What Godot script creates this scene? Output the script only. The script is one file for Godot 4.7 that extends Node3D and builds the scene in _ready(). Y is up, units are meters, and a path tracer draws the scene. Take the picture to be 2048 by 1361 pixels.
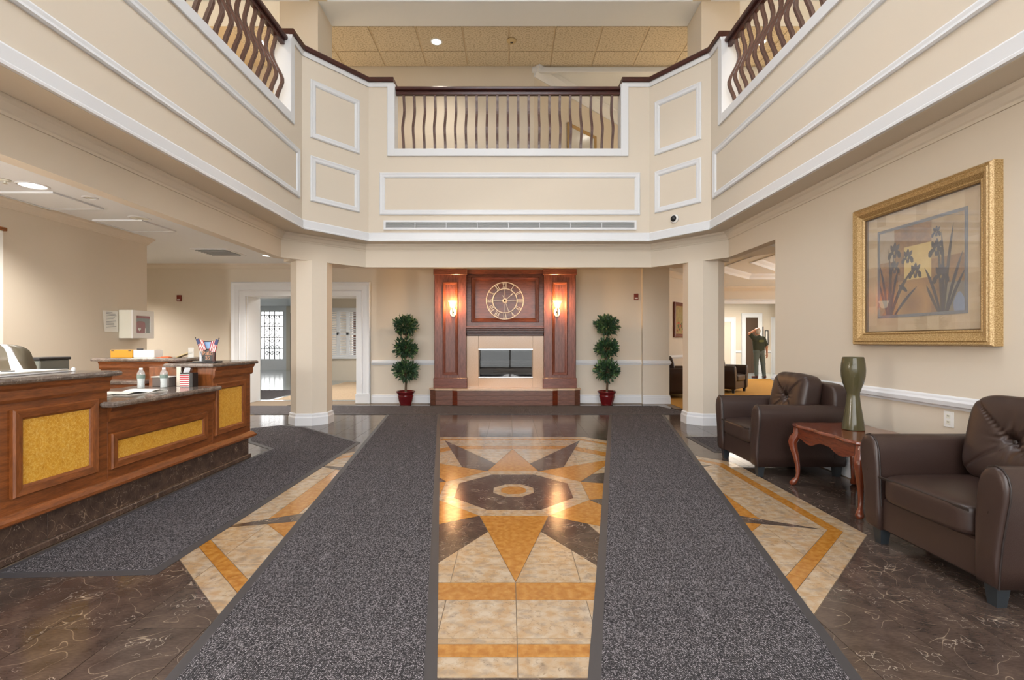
extends Node3D
# A hotel-like lobby: two-storey atrium with a balustraded gallery, a marble star in the floor, reception desk, fireplace and armchairs.
# World axes: x right, y up, z = -depth. P(x, y, d) turns a depth into a point.

var M := {}
var taken := {}
var rng := RandomNumberGenerator.new()

func P(x: float, y: float, d: float) -> Vector3:
	return Vector3(x, y, -d)

# ---------------------------------------------------------------- run
func camera_and_light() -> void:
	var cam := Camera3D.new()
	cam.name = "camera"
	add_child(cam)
	cam.position = Vector3(0, 1.28, 0)
	# focal length 970 px of 1361 px height; the vanishing point lies at pixel (1020, 684)
	var near := 0.05
	cam.set_frustum(near * 1361.0 / 970.0, Vector2(4.0, 3.5) / 970.0 * near, near, 200.0)
	cam.current = true
	var we := WorldEnvironment.new()
	we.name = "environment"
	var e := Environment.new()
	e.background_mode = Environment.BG_SKY
	var sky := Sky.new()
	var sm := ProceduralSkyMaterial.new()
	sm.sky_top_color = Color(0.97, 0.98, 1.0)
	sm.sky_horizon_color = Color(1.0, 0.99, 0.97)
	sm.ground_bottom_color = Color(0.5, 0.5, 0.48)
	sm.ground_horizon_color = Color(0.75, 0.76, 0.76)
	sm.energy_multiplier = 1.0
	sky.sky_material = sm
	e.sky = sky
	e.background_energy_multiplier = SKY_ENERGY
	e.tonemap_mode = Environment.TONE_MAPPER_LINEAR
	e.tonemap_exposure = EXPOSURE
	e.sdfgi_enabled = true
	e.ssao_enabled = true
	e.ssil_enabled = true
	we.environment = e
	add_child(we)

const SKY_ENERGY := 7.5
const EXPOSURE := 0.95

func _ready() -> void:
	rng.seed = 4242
	camera_and_light()
	materials()
	shell()
	floors()
	gallery()
	reception()
	fireplace()
	topiary(P(-2.10, 0.0, 9.762), "three-ball topiary in a red pot left of the fireplace", 31)
	topiary(P(1.95, 0.0, 9.762), "three-ball topiary in a red pot right of the fireplace", 57)
	armchair("leather_armchair", "brown leather armchair in the right foreground, nearest the camera", P(2.73, 0, 2.72), -PI / 2, 0.0, "brown leather armchairs")
	armchair("leather_armchair", "brown leather armchair between the side table and the right column", P(2.74, 0, 4.98), -PI / 2, 0.0, "brown leather armchairs")
	side_table()
	picture()
	wall_things()
	passage()
	lounge()
	person()
	var g := geo()
	g.box(Vector3(-60, -0.6, -70), Vector3(60, -0.3, 60))
	struct("ground_outside", g, M.ground)

# ---------------------------------------------------------------- geometry
class Geo:
	var v := PackedVector3Array()
	var n := PackedVector3Array()
	var uv := PackedVector2Array()
	var grain := 1
	var off := Vector2.ZERO
	var xf := Transform3D.IDENTITY

	func map(p: Vector3, nn: Vector3) -> Vector2:
		var a := nn.abs()
		var d := 0
		if a.y >= a.x and a.y >= a.z: d = 1
		elif a.z >= a.x: d = 2
		if d == grain:
			if d == 0: return Vector2(p.z, p.y) + off
			if d == 1: return Vector2(p.x, p.z) + off
			return Vector2(p.x, p.y) + off
		var o := 3 - d - grain
		return Vector2(p[o], p[grain]) + off

	func tri(a: Vector3, b: Vector3, c: Vector3, na: Vector3, nb: Vector3, nc: Vector3, ua: Vector2, ub: Vector2, uc: Vector2) -> void:
		# front faces run clockwise: the cross product points away from the viewer
		var f := (b - a).cross(c - a)
		if f.length_squared() < 1e-16: return
		var B := xf.basis
		if (f.dot(na + nb + nc) > 0.0) != (B.determinant() < 0.0):
			v.append(xf * a); v.append(xf * c); v.append(xf * b)
			n.append((B * na).normalized()); n.append((B * nc).normalized()); n.append((B * nb).normalized())
			uv.append(ua); uv.append(uc); uv.append(ub)
		else:
			v.append(xf * a); v.append(xf * b); v.append(xf * c)
			n.append((B * na).normalized()); n.append((B * nb).normalized()); n.append((B * nc).normalized())
			uv.append(ua); uv.append(ub); uv.append(uc)

	func fan(pts: Array, nn: Vector3) -> void:
		for i in range(1, pts.size() - 1):
			tri(pts[0], pts[i], pts[i + 1], nn, nn, nn, map(pts[0], nn), map(pts[i], nn), map(pts[i + 1], nn))

	func box(a: Vector3, b: Vector3, bev := 0.0) -> void:
		var lo := Vector3(minf(a.x, b.x), minf(a.y, b.y), minf(a.z, b.z))
		var hi := Vector3(maxf(a.x, b.x), maxf(a.y, b.y), maxf(a.z, b.z))
		var c := (lo + hi) * 0.5
		var h := (hi - lo) * 0.5
		bev = minf(bev, minf(h.x, minf(h.y, h.z)) * 0.95)
		var vt := func(ax: int, s: Vector3) -> Vector3:
			var k := h - Vector3(bev, bev, bev)
			k[ax] = h[ax]
			return c + k * s
		for ax in 3:
			var j := (ax + 1) % 3
			var k := (ax + 2) % 3
			for s in [-1.0, 1.0]:
				var pts := []
				for q in [[-1, -1], [1, -1], [1, 1], [-1, 1]]:
					var sg := Vector3.ZERO
					sg[ax] = s; sg[j] = q[0]; sg[k] = q[1]
					pts.append(vt.call(ax, sg))
				var nn := Vector3.ZERO
				nn[ax] = s
				fan(pts, nn)
		if bev <= 0.0: return
		for ax in 3:
			var j := (ax + 1) % 3
			var k := (ax + 2) % 3
			for sj in [-1.0, 1.0]:
				for sk in [-1.0, 1.0]:
					var s0 := Vector3.ZERO; var s1 := Vector3.ZERO
					s0[ax] = -1; s0[j] = sj; s0[k] = sk
					s1[ax] = 1; s1[j] = sj; s1[k] = sk
					var nn := Vector3.ZERO
					nn[j] = sj; nn[k] = sk
					fan([vt.call(j, s0), vt.call(j, s1), vt.call(k, s1), vt.call(k, s0)], nn.normalized())
		for sx in [-1.0, 1.0]:
			for sy in [-1.0, 1.0]:
				for sz in [-1.0, 1.0]:
					var s := Vector3(sx, sy, sz)
					fan([vt.call(0, s), vt.call(1, s), vt.call(2, s)], s.normalized())

	# polygon in (x, z), raised from y0 to y1
	func prism(poly: PackedVector2Array, y0: float, y1: float) -> void:
		var idx := Geometry2D.triangulate_polygon(poly)
		for i in range(0, idx.size(), 3):
			for side in [[y1, Vector3.UP], [y0, Vector3.DOWN]]:
				var q := []
				for k in 3:
					var p := poly[idx[i + k]]
					q.append(Vector3(p.x, side[0], p.y))
				fan(q, side[1])
		var area := 0.0
		for i in poly.size():
			var p := poly[i]; var r := poly[(i + 1) % poly.size()]
			area += p.x * r.y - r.x * p.y
		for i in poly.size():
			var p := poly[i]; var r := poly[(i + 1) % poly.size()]
			var t := (r - p).normalized()
			var o := Vector2(t.y, -t.x) * signf(area)
			fan([Vector3(p.x, y0, p.y), Vector3(r.x, y0, r.y), Vector3(r.x, y1, r.y), Vector3(p.x, y1, p.y)], Vector3(o.x, 0, o.y))

	# polygon in (x, y), deep from z0 to z1
	func plate(poly: PackedVector2Array, z0: float, z1: float) -> void:
		var keep := xf
		xf = xf * Transform3D(Basis(Vector3(1, 0, 0), Vector3(0, 0, 1), Vector3(0, 1, 0)), Vector3.ZERO)
		var g := grain
		grain = 2 if g == 1 else (1 if g == 2 else 0)
		prism(poly, z0, z1)
		grain = g
		xf = keep

	# rows of points; normals are averaged; faces turn away from the rows' centres
	func grid(rows: Array, wrap := false, su := 1.0, sv := 1.0) -> void:
		var R := rows.size()
		var C: int = rows[0].size()
		var nn := []
		var flip := 0.0
		for i in R:
			var ln := []
			var cen := Vector3.ZERO
			for p in rows[i]: cen += p
			cen /= C
			for j in C:
				var up: Vector3 = rows[mini(i + 1, R - 1)][j] - rows[maxi(i - 1, 0)][j]
				var a: Vector3 = rows[i][(j + 1) % C] if wrap else rows[i][mini(j + 1, C - 1)]
				var b: Vector3 = rows[i][(j - 1 + C) % C] if wrap else rows[i][maxi(j - 1, 0)]
				var f := up.cross(a - b)
				if f.length_squared() > 1e-18: f = f.normalized()
				ln.append(f)
				flip += f.dot(rows[i][j] - cen)
			nn.append(ln)
		var s := -1.0 if flip < 0.0 else 1.0
		for i in R - 1:
			for j in (C if wrap else C - 1):
				var k := (j + 1) % C
				var a: Vector3 = rows[i][j]; var b: Vector3 = rows[i][k]; var c: Vector3 = rows[i + 1][k]; var d: Vector3 = rows[i + 1][j]
				var ua := Vector2(j * su / C, i * sv / R) + off; var ub := Vector2((j + 1) * su / C, i * sv / R) + off
				var uc := Vector2((j + 1) * su / C, (i + 1) * sv / R) + off; var ud := Vector2(j * su / C, (i + 1) * sv / R) + off
				tri(a, b, c, nn[i][j] * s, nn[i][k] * s, nn[i + 1][k] * s, ua, ub, uc)
				tri(a, c, d, nn[i][j] * s, nn[i + 1][k] * s, nn[i + 1][j] * s, ua, uc, ud)

	func lathe(prof: Array, seg := 24, at := Vector3.ZERO, su := 1.0, sv := 1.0) -> void:
		var rows := []
		for p in prof:
			var r := []
			for j in seg:
				var a := TAU * j / seg
				r.append(at + Vector3(cos(a) * p[0], p[1], sin(a) * p[0]))
			rows.append(r)
		grid(rows, true, su, sv)

	func tube(pts: Array, rad, seg := 8, cap := true) -> void:
		var rows := []
		var side := Vector3.ZERO
		for i in pts.size():
			var t: Vector3 = (pts[mini(i + 1, pts.size() - 1)] - pts[maxi(i - 1, 0)]).normalized()
			if side == Vector3.ZERO:
				side = t.cross(Vector3.UP if absf(t.y) < 0.9 else Vector3.RIGHT).normalized()
			else:
				side = (side - t * side.dot(t)).normalized()
			var bi := t.cross(side)
			var r: float = rad[i] if rad is Array else rad
			var row := []
			for j in seg:
				var a := TAU * j / seg
				row.append(pts[i] + (side * cos(a) + bi * sin(a)) * r)
			rows.append(row)
		grid(rows, true)
		if cap:
			for e in [0, rows.size() - 1]:
				var t: Vector3 = (pts[0] - pts[1]).normalized() if e == 0 else (pts[-1] - pts[-2]).normalized()
				fan(rows[e], t)

	# closed profile (out, up) run along a flat path of (x, d); out is to the right of the path's run
	func molding(path: Array, prof: Array, y: float, closed := false) -> void:
		var N := path.size()
		var outs := []
		for i in N:
			var d0: Vector2; var d1: Vector2
			if closed or i > 0: d0 = (path[i] - path[(i - 1 + N) % N]).normalized()
			if closed or i < N - 1: d1 = (path[(i + 1) % N] - path[i]).normalized()
			if not closed and i == 0: d0 = d1
			if not closed and i == N - 1: d1 = d0
			var n0 := Vector2(d0.y, -d0.x); var n1 := Vector2(d1.y, -d1.x)
			var m := (n0 + n1).normalized()
			outs.append(m / maxf(0.2, m.dot(n0)))
		var area := 0.0
		for i in prof.size():
			var p: Array = prof[i]; var q: Array = prof[(i + 1) % prof.size()]
			area += p[0] * q[1] - q[0] * p[1]
		var sg := signf(area)
		var along := 0.0
		for i in (N if closed else N - 1):
			var k := (i + 1) % N
			var t: Vector2 = (path[k] - path[i]).normalized()
			var o := Vector2(t.y, -t.x)
			var ln: float = path[k].distance_to(path[i])
			var around := 0.0
			for e in prof.size():
				var p: Array = prof[e]; var q: Array = prof[(e + 1) % prof.size()]
				var n2 := Vector2(q[1] - p[1], -(q[0] - p[0])).normalized() * sg
				var nn := Vector3(o.x * n2.x, n2.y, -o.y * n2.x)
				var c := []
				for z in [[i, p], [k, p], [k, q], [i, q]]:
					var xy: Vector2 = path[z[0]] + outs[z[0]] * float(z[1][0])
					c.append(Vector3(xy.x, y + z[1][1], -xy.y))
				var w := Vector2(p[0], p[1]).distance_to(Vector2(q[0], q[1]))
				var u0 := Vector2(around, along) + off; var u1 := Vector2(around, along + ln) + off
				var u2 := Vector2(around + w, along + ln) + off; var u3 := Vector2(around + w, along) + off
				tri(c[0], c[1], c[2], nn, nn, nn, u0, u1, u2)
				tri(c[0], c[2], c[3], nn, nn, nn, u0, u2, u3)
				around += w
			along += ln
		if not closed:
			var poly := PackedVector2Array()
			for p in prof: poly.append(Vector2(p[0], p[1]))
			var idx := Geometry2D.triangulate_polygon(poly)
			for e in [0, N - 1]:
				var t: Vector2 = (path[0] - path[1]).normalized() if e == 0 else (path[N - 1] - path[N - 2]).normalized()
				for i in range(0, idx.size(), 3):
					var c := []
					for z in 3:
						var xy: Vector2 = path[e] + outs[e] * poly[idx[i + z]].x
						c.append(Vector3(xy.x, y + poly[idx[i + z]].y, -xy.y))
					fan(c, Vector3(t.x, 0, -t.y))

	# four mitred bars round a w x h rectangle; profile (inset from the outer edge, rise off the plane)
	func frame(at: Vector3, ux: Vector3, uy: Vector3, w: float, h: float, prof: Array, sides := [0, 1, 2, 3]) -> void:
		var up := ux.cross(uy).normalized()
		var cs := [at, at + ux * w, at + ux * w + uy * h, at + uy * h]
		var dg := [ux + uy, -ux + uy, -ux - uy, ux - uy]
		var ins := [uy, -ux, -uy, ux]
		var area := 0.0
		for i in prof.size():
			var p: Array = prof[i]; var q: Array = prof[(i + 1) % prof.size()]
			area += p[0] * q[1] - q[0] * p[1]
		for s in sides:
			var k: int = (s + 1) % 4
			var ln: float = cs[s].distance_to(cs[k])
			var around := rng_off(s)
			for e in prof.size():
				var p: Array = prof[e]; var q: Array = prof[(e + 1) % prof.size()]
				var n2 := Vector2(q[1] - p[1], -(q[0] - p[0])).normalized() * signf(area)
				var nn: Vector3 = ins[s] * n2.x + up * n2.y
				var c := []
				for z in [[s, p], [k, p], [k, q], [s, q]]:
					c.append(cs[z[0]] + dg[z[0]] * float(z[1][0]) + up * float(z[1][1]))
				var wd := Vector2(p[0], p[1]).distance_to(Vector2(q[0], q[1]))
				var u0 := Vector2(around, 0) + off; var u1 := Vector2(around, ln) + off
				var u2 := Vector2(around + wd, ln) + off; var u3 := Vector2(around + wd, 0) + off
				tri(c[0], c[1], c[2], nn, nn, nn, u0, u1, u2)
				tri(c[0], c[2], c[3], nn, nn, nn, u0, u2, u3)
				around += wd

	func rng_off(s: int) -> float:
		return s * 0.37

	# a rounded box as a superellipsoid; shape(q) moves the points of the unit solid scaled to half
	func pillow(half: Vector3, at: Vector3, k := 5.0, seg := 12, shape = null, sc := 1.0) -> void:
		var f := func(ax: int, s: float, a: float, b: float) -> Vector3:
			var p := Vector3.ZERO
			p[ax] = s; p[(ax + 1) % 3] = a; p[(ax + 2) % 3] = b
			var q := p.abs()
			var l := pow(pow(q.x, k) + pow(q.y, k) + pow(q.z, k), 1.0 / k)
			var r := p / l * half
			if shape != null: r = shape.call(r)
			return r + at
		for ax in 3:
			for s in [-1.0, 1.0]:
				var g := []
				for i in seg + 1:
					var row := []
					for j in seg + 1:
						var a := sin((i * 2.0 / seg - 1.0) * PI * 0.5); var b := sin((j * 2.0 / seg - 1.0) * PI * 0.5)
						var p: Vector3 = f.call(ax, s, a, b)
						var e := 0.004
						var nn: Vector3 = (f.call(ax, s, a + e, b) - f.call(ax, s, a - e, b)).cross(f.call(ax, s, a, b + e) - f.call(ax, s, a, b - e)).normalized() * s
						row.append([p, nn, Vector2(p[(ax + 1) % 3], p[(ax + 2) % 3]) * sc + off])
					g.append(row)
				for i in seg:
					for j in seg:
						var A = g[i][j]; var B = g[i + 1][j]; var C = g[i + 1][j + 1]; var D = g[i][j + 1]
						tri(A[0], B[0], C[0], A[1], B[1], C[1], A[2], B[2], C[2])
						tri(A[0], C[0], D[0], A[1], C[1], D[1], A[2], C[2], D[2])

	func mesh() -> ArrayMesh:
		var m := ArrayMesh.new()
		var arr := []
		arr.resize(Mesh.ARRAY_MAX)
		arr[Mesh.ARRAY_VERTEX] = v
		arr[Mesh.ARRAY_NORMAL] = n
		arr[Mesh.ARRAY_TEX_UV] = uv
		m.add_surface_from_arrays(Mesh.PRIMITIVE_TRIANGLES, arr)
		return m

# ---------------------------------------------------------------- objects
func numbered(called: String) -> String:
	if not taken.has(called):
		taken[called] = 0
		return called
	taken[called] += 1
	return "%s_%03d" % [called, taken[called]]

func geo(grain := 1) -> Geo:
	var g := Geo.new()
	g.grain = grain
	g.off = Vector2(rng.randf() * 7.0, rng.randf() * 7.0)
	return g

func part(parent: Node3D, called: String, g: Geo, m: Material, label := "") -> MeshInstance3D:
	var o := MeshInstance3D.new()
	o.name = called
	var me := g.mesh()
	me.surface_set_material(0, m)
	o.mesh = me
	parent.add_child(o, true)
	if label != "": o.set_meta("label", label)
	return o

func tag(o: Node3D, label: String, category: String, group := "") -> void:
	o.set_meta("label", label)
	o.set_meta("category", category)
	if group != "": o.set_meta("group", group)

func thing(called: String, label: String, category: String, at := Vector3.ZERO, turn := 0.0, group := "") -> Node3D:
	var o := Node3D.new()
	o.name = numbered(called)
	add_child(o)
	o.position = at
	o.rotation.y = turn
	tag(o, label, category, group)
	return o

func solo(called: String, g: Geo, m: Material, label: String, category: String, at := Vector3.ZERO, turn := 0.0, group := "") -> MeshInstance3D:
	var o := part(self, numbered(called), g, m)
	o.position = at
	o.rotation.y = turn
	tag(o, label, category, group)
	return o

func struct(called: String, g: Geo, m: Material, label := "", category := "structure") -> MeshInstance3D:
	var o := part(self, numbered(called), g, m)
	o.set_meta("kind", "structure")
	if label != "":
		o.set_meta("label", label)
		o.set_meta("category", category)
	return o

func copy(src: Node3D, label: String, at: Vector3, turn := 0.0) -> Node3D:
	var c := src.duplicate()
	var base := String(src.name)
	c.name = numbered(base)
	add_child(c)
	c.position = at
	c.rotation.y = turn
	c.set_meta("label", label)
	return c

# ---------------------------------------------------------------- materials
func noise(seed_: int, freq: float, oct := 4, kind := FastNoiseLite.FRACTAL_FBM, warp := 0.0, wf := 0.01) -> FastNoiseLite:
	var f := FastNoiseLite.new()
	f.seed = seed_
	f.noise_type = FastNoiseLite.TYPE_SIMPLEX_SMOOTH
	f.frequency = freq
	f.fractal_type = kind
	f.fractal_octaves = oct
	if warp > 0.0:
		f.domain_warp_enabled = true
		f.domain_warp_amplitude = warp
		f.domain_warp_frequency = wf
		f.domain_warp_fractal_octaves = 3
	return f

# an image whose left half is mirrored to the right and top half to the bottom, so that it repeats without seams
func paint(w: int, h: int, f: Callable) -> ImageTexture:
	var data := PackedByteArray()
	data.resize(w * h * 3)
	var hw := w / 2
	var hh := h / 2
	for y in hh:
		for x in hw:
			var c: Color = f.call(x, y)
			var r := int(clampf(c.r, 0, 1) * 255.0); var g := int(clampf(c.g, 0, 1) * 255.0); var b := int(clampf(c.b, 0, 1) * 255.0)
			for q in [y * w + x, y * w + w - 1 - x, (h - 1 - y) * w + x, (h - 1 - y) * w + w - 1 - x]:
				data[q * 3] = r; data[q * 3 + 1] = g; data[q * 3 + 2] = b
	return ImageTexture.create_from_image(Image.create_from_data(w, h, false, Image.FORMAT_RGB8, data))

func mat(called: String, color: Color, rough := 0.6, tex: Texture2D = null, size := 1.0, metal := 0.0) -> StandardMaterial3D:
	var m := StandardMaterial3D.new()
	m.resource_name = called
	m.albedo_color = color
	m.roughness = rough
	m.metallic = metal
	if tex != null:
		m.albedo_texture = tex
		m.uv1_scale = Vector3(1.0 / size, 1.0 / size, 1)
	M[called] = m
	return m

func bumpy(m: StandardMaterial3D, freq: float, strength: float, seed_ := 5, side := 256, size := 0.0) -> void:
	var t := NoiseTexture2D.new()
	t.width = side
	t.height = side
	t.seamless = true
	t.as_normal_map = true
	t.bump_strength = strength
	var f := noise(seed_, freq, 3)
	t.noise = f
	# the noise is drawn at once, so that each run sees the same picture
	var im := f.get_seamless_image(side, side)
	im.bump_map_to_normal_map(strength)
	m.normal_enabled = true
	m.normal_texture = ImageTexture.create_from_image(im)

func materials() -> void:
	# painted plaster
	mat("wall", Color("d6ccbc"), 0.7)
	mat("ceiling_white", Color("e2e6ea"), 0.8)
	mat("trim", Color("dcdfe3"), 0.4)

	# dark marble with pale cracks
	var a := noise(11, 0.006, 4, FastNoiseLite.FRACTAL_FBM, 30.0, 0.01)
	var v1 := noise(21, 0.0036, 2, FastNoiseLite.FRACTAL_FBM, 6.0, 0.012)
	var v2 := noise(33, 0.010, 3, FastNoiseLite.FRACTAL_FBM, 12.0, 0.03)
	var v3 := noise(47, 0.05, 3)
	var gate := noise(51, 0.005, 2)
	M.tex_dark = paint(1024, 1024, func(x, y):
		var t := a.get_noise_2d(x, y) * 0.5 + 0.5
		var g := v3.get_noise_2d(x * 0.6, y * 1.8) * 0.5 + 0.5
		var c := Color("3c312c").lerp(Color("6f5d50"), clampf(t * 0.8 + g * 0.4 - 0.15, 0, 1))
		var r1 := clampf(1.0 - absf(v1.get_noise_2d(x * 0.55 + y * 0.5, y * 1.5 - x * 1.3)) / 0.022, 0, 1) * clampf(gate.get_noise_2d(y, x) * 3.0 + 0.8, 0.15, 1)
		var r2 := clampf(1.0 - absf(v2.get_noise_2d(x, y)) / 0.034, 0, 1) * clampf(gate.get_noise_2d(x, y) * 5.0 - 0.3, 0, 1)
		c = c.lerp(Color("b9a68e"), clampf(r1 * 0.85, 0, 1))
		c = c.lerp(Color("d9ccba"), clampf(r2 * 0.8, 0, 1))
		return c)
	var md := mat("dark_marble", Color(0.93, 0.94, 0.96), 0.13, M.tex_dark, 1.1)
	md.metallic_specular = 0.45
	# cream marble
	var b := noise(61, 0.012, 5, FastNoiseLite.FRACTAL_FBM, 40.0, 0.015)
	var b2 := noise(67, 0.02, 3, FastNoiseLite.FRACTAL_RIDGED, 30.0, 0.02)
	var b3 := noise(71, 0.03, 4)
	M.tex_cream = paint(1024, 1024, func(x, y):
		var t := b.get_noise_2d(x * 0.8, y * 0.9) * 0.5 + 0.5
		var c := Color("d6b384").lerp(Color("e8d6b8"), clampf(t * 2.2 - 0.6, 0, 1))
		c = c.lerp(Color("a89a88"), clampf(b3.get_noise_2d(x * 0.3 + 300, y * 0.36) * 2.4 - 0.2, 0, 1) * 0.5)
		c = c.lerp(Color("86735c"), clampf(1.0 - absf(b.get_noise_2d(x * 0.5 + 500, y * 0.55)) / 0.03, 0, 1) * clampf(b3.get_noise_2d(y * 0.3, x * 0.3) * 3.0 + 0.2, 0, 1) * 0.6)
		var k := clampf((b2.get_noise_2d(x * 0.7, y * 0.9) - 0.72) / 0.25, 0, 1) * clampf(b3.get_noise_2d(x * .4, y * .4) * 2.4 + 0.4, 0, 1)
		return c.lerp(Color("7d6c58"), k * 0.8))
	var mc := mat("cream_marble", Color(0.78, 0.765, 0.77), 0.14, M.tex_cream, 1.0)
	mc.metallic_specular = 0.6
	# golden marble of the inlay
	var gq := noise(81, 0.03, 5, FastNoiseLite.FRACTAL_FBM, 20.0, 0.03)
	M.tex_gold = paint(512, 512, func(x, y):
		var t := gq.get_noise_2d(x, y) * 0.5 + 0.5
		return Color("b57a2c").lerp(Color("d9a452"), clampf(t * 1.5 - 0.25, 0, 1)))
	var mg := mat("gold_marble", Color(0.84, 0.80, 0.78), 0.15, M.tex_gold, 0.8)
	mg.metallic_specular = 0.6
	# yellow stone of the counter panels: a scribble of pale threads
	var s1 := noise(91, 0.035, 3, FastNoiseLite.FRACTAL_RIDGED, 40.0, 0.03)
	var s2 := noise(93, 0.015, 3)
	M.tex_yellow = paint(512, 512, func(x, y):
		var t := s2.get_noise_2d(x, y) * 0.5 + 0.5
		var c := Color("c58a1e").lerp(Color("dba63a"), t)
		var k := clampf((s1.get_noise_2d(x, y) - 0.35) / 0.6, 0, 1)
		return c.lerp(Color("efd9a2"), k * 0.8).lerp(Color("a87426"), clampf(-s1.get_noise_2d(x, y), 0, 1) * 0.6))
	mat("yellow_stone", Color(1, 1, 1), 0.3, M.tex_yellow, 0.45)
	# hearth stone, pinkish tan
	var h1 := noise(95, 0.11, 3)
	M.tex_hearth = paint(256, 256, func(x, y):
		var t := h1.get_noise_2d(x, y) * 0.5 + 0.5
		return Color("c9a88a").lerp(Color("dcc0a4"), t))
	mat("hearth_stone", Color(1, 1, 1), 0.12, M.tex_hearth, 0.5)

	# wood: grain along v
	var w1 := noise(101, 0.02, 4, FastNoiseLite.FRACTAL_FBM, 12.0, 0.01)
	var w2 := noise(103, 0.09, 3)
	M.tex_wood = paint(512, 1024, func(x, y):
		var t := w1.get_noise_2d(x * 1.6, y * 0.13) * 0.5 + 0.5
		var k := w2.get_noise_2d(x * 2.2, y * 0.10) * 0.5 + 0.5
		var q := clampf(t * 0.7 + k * 0.5 - 0.1, 0, 1)
		var l := 0.55 + 0.45 * q
		return Color(l, l * (0.94 + 0.06 * q), l * (0.9 + 0.1 * q)))
	mat("counter_wood", Color("a3602f"), 0.32, M.tex_wood, 0.6)
	mat("fire_wood", Color("8e5241"), 0.26, M.tex_wood, 0.7)
	mat("rail_wood", Color("5a3029"), 0.3, M.tex_wood, 0.5)
	mat("baluster_wood", Color("7d635d"), 0.25, M.tex_wood, 0.5)
	var mt := mat("table_wood", Color("8c452a"), 0.22, M.tex_wood, 0.5)
	mt.clearcoat_enabled = true
	mt.clearcoat = 0.6
	mt.clearcoat_roughness = 0.08
	mat("brown_wood", Color("8a5a48"), 0.4, M.tex_wood, 0.5)
	mat("red_frame_wood", Color("8a3c22"), 0.35, M.tex_wood, 0.4)
	# counter tops: the dark marble, greyer
	M.tex_counter = paint(512, 512, func(x, y):
		var t := a.get_noise_2d(x * 2.2, y * 2.2) * 0.5 + 0.5
		var c := Color("5b5049").lerp(Color("8b7f76"), clampf(t * 1.5 - 0.25 + v3.get_noise_2d(x, y) * 0.3, 0, 1))
		return c.lerp(Color("c2b6a8"), clampf(1.0 - absf(v2.get_noise_2d(x * 1.4, y * 1.4)) / 0.04, 0, 1) * 0.6))
	var ms := mat("counter_stone", Color(1.0, 1.0, 1.0), 0.16, M.tex_counter, 0.7)
	ms.metallic_specular = 0.6
	var mp := mat("plinth_stone", Color(1.0, 0.97, 0.96), 0.2, M.tex_dark, 0.8)
	mp.metallic_specular = 0.5

	# mats: nubs in a diagonal weave
	var cr := RandomNumberGenerator.new()
	cr.seed = 77
	var nubs := []
	for i in 128 * 128: nubs.append(cr.randf())
	M.tex_mat = paint(1024, 1024, func(x, y):
		var u: float = (x + y) / 7.0
		var w: float = (x - y + 1024) / 7.0
		var cell: float = nubs[(int(u) % 128) * 128 + int(w) % 128]
		var du: float = u - floorf(u) - 0.5
		var dw: float = w - floorf(w) - 0.5
		var d := clampf(1.15 - 2.2 * maxf(absf(du), absf(dw) * (0.8 + 0.5 * cell)), 0, 1)
		var l := (0.27 + 0.5 * cell * cell + 0.12 * cell) * (0.35 + 0.65 * d)
		return Color(l * 1.02, l * 0.985, l * 0.99))
	var mm := mat("mat_pile", Color(1.0, 1.0, 1.02), 0.95, M.tex_mat, 1.0)
	mm.metallic_specular = 0.1
	mat("mat_rubber", Color("403e40"), 0.55)
	# carpets of the side rooms
	var k1 := noise(121, 0.2, 2)
	var k2 := noise(123, 0.02, 3, FastNoiseLite.FRACTAL_RIDGED, 20.0, 0.02)
	M.tex_ycarpet = paint(512, 512, func(x, y):
		var t := k1.get_noise_2d(x, y) * 0.5 + 0.5
		var c := Color("a8721e").lerp(Color("c99a3c"), t)
		return c.lerp(Color("8a5a20"), clampf((k2.get_noise_2d(x, y) - 0.55) * 2.0, 0, 1) * 0.6))
	mat("yellow_carpet", Color(1, 1, 1), 0.95, M.tex_ycarpet, 1.6)
	M.tex_bcarpet = paint(512, 512, func(x, y):
		var t := k1.get_noise_2d(x, y * 0.5) * 0.5 + 0.5
		var c := Color("a58c72").lerp(Color("cdb79a"), t)
		return c.lerp(Color("8c7a72"), clampf((k2.get_noise_2d(x, y) - 0.5) * 2.0, 0, 1) * 0.6))
	mat("beige_carpet", Color(1, 1, 1), 0.95, M.tex_bcarpet, 1.4)
	mat("grey_tile", Color("9aa3a6"), 0.12)
	# mineral fibre ceiling tiles
	var c1 := noise(131, 0.055, 3)
	M.tex_fibre = paint(512, 512, func(x, y):
		var t := c1.get_noise_2d(x * 0.7, y * 1.2)
		var c := Color("d0c3ab")
		return c.lerp(Color("a99a80"), clampf((t - 0.05) * 3.5, 0, 1) * 0.8).lerp(Color("ded0b8"), clampf((-t - 0.25) * 2.5, 0, 1) * 0.5))
	mat("fibre_tile", Color(1, 1, 1), 0.95, M.tex_fibre, 0.9)
	mat("tile_grid", Color("cdbb9d"), 0.6)

	# leather
	var ml := mat("leather", Color("352621"), 0.36)
	bumpy(ml, 0.11, 1.6, 7, 512)
	ml.uv1_scale = Vector3(5, 5, 1)
	ml.normal_scale = 0.35
	ml.metallic_specular = 0.5
	mat("leather_seam", Color("241a17"), 0.45)
	mat("black_leg", Color("22272b"), 0.4)
	# metals, glass, ceramics, plastics
	mat("bronze", Color("6b5a4e"), 0.35, null, 1.0, 0.8)
	mat("chrome", Color("d8d8d8"), 0.18, null, 1.0, 1.0)
	mat("nickel", Color("d6c8b4"), 0.35, null, 1.0, 0.3)
	mat("silver_paint", Color("f0e8dc"), 0.5, null, 1.0, 0.0)
	mat("black", Color("141416"), 0.4)
	mat("charcoal", Color("2b2b2e"), 0.5)
	mat("dark_inside", Color("0d0c0c"), 0.8)
	mat("grey_plastic", Color("7d8480"), 0.5)
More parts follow.
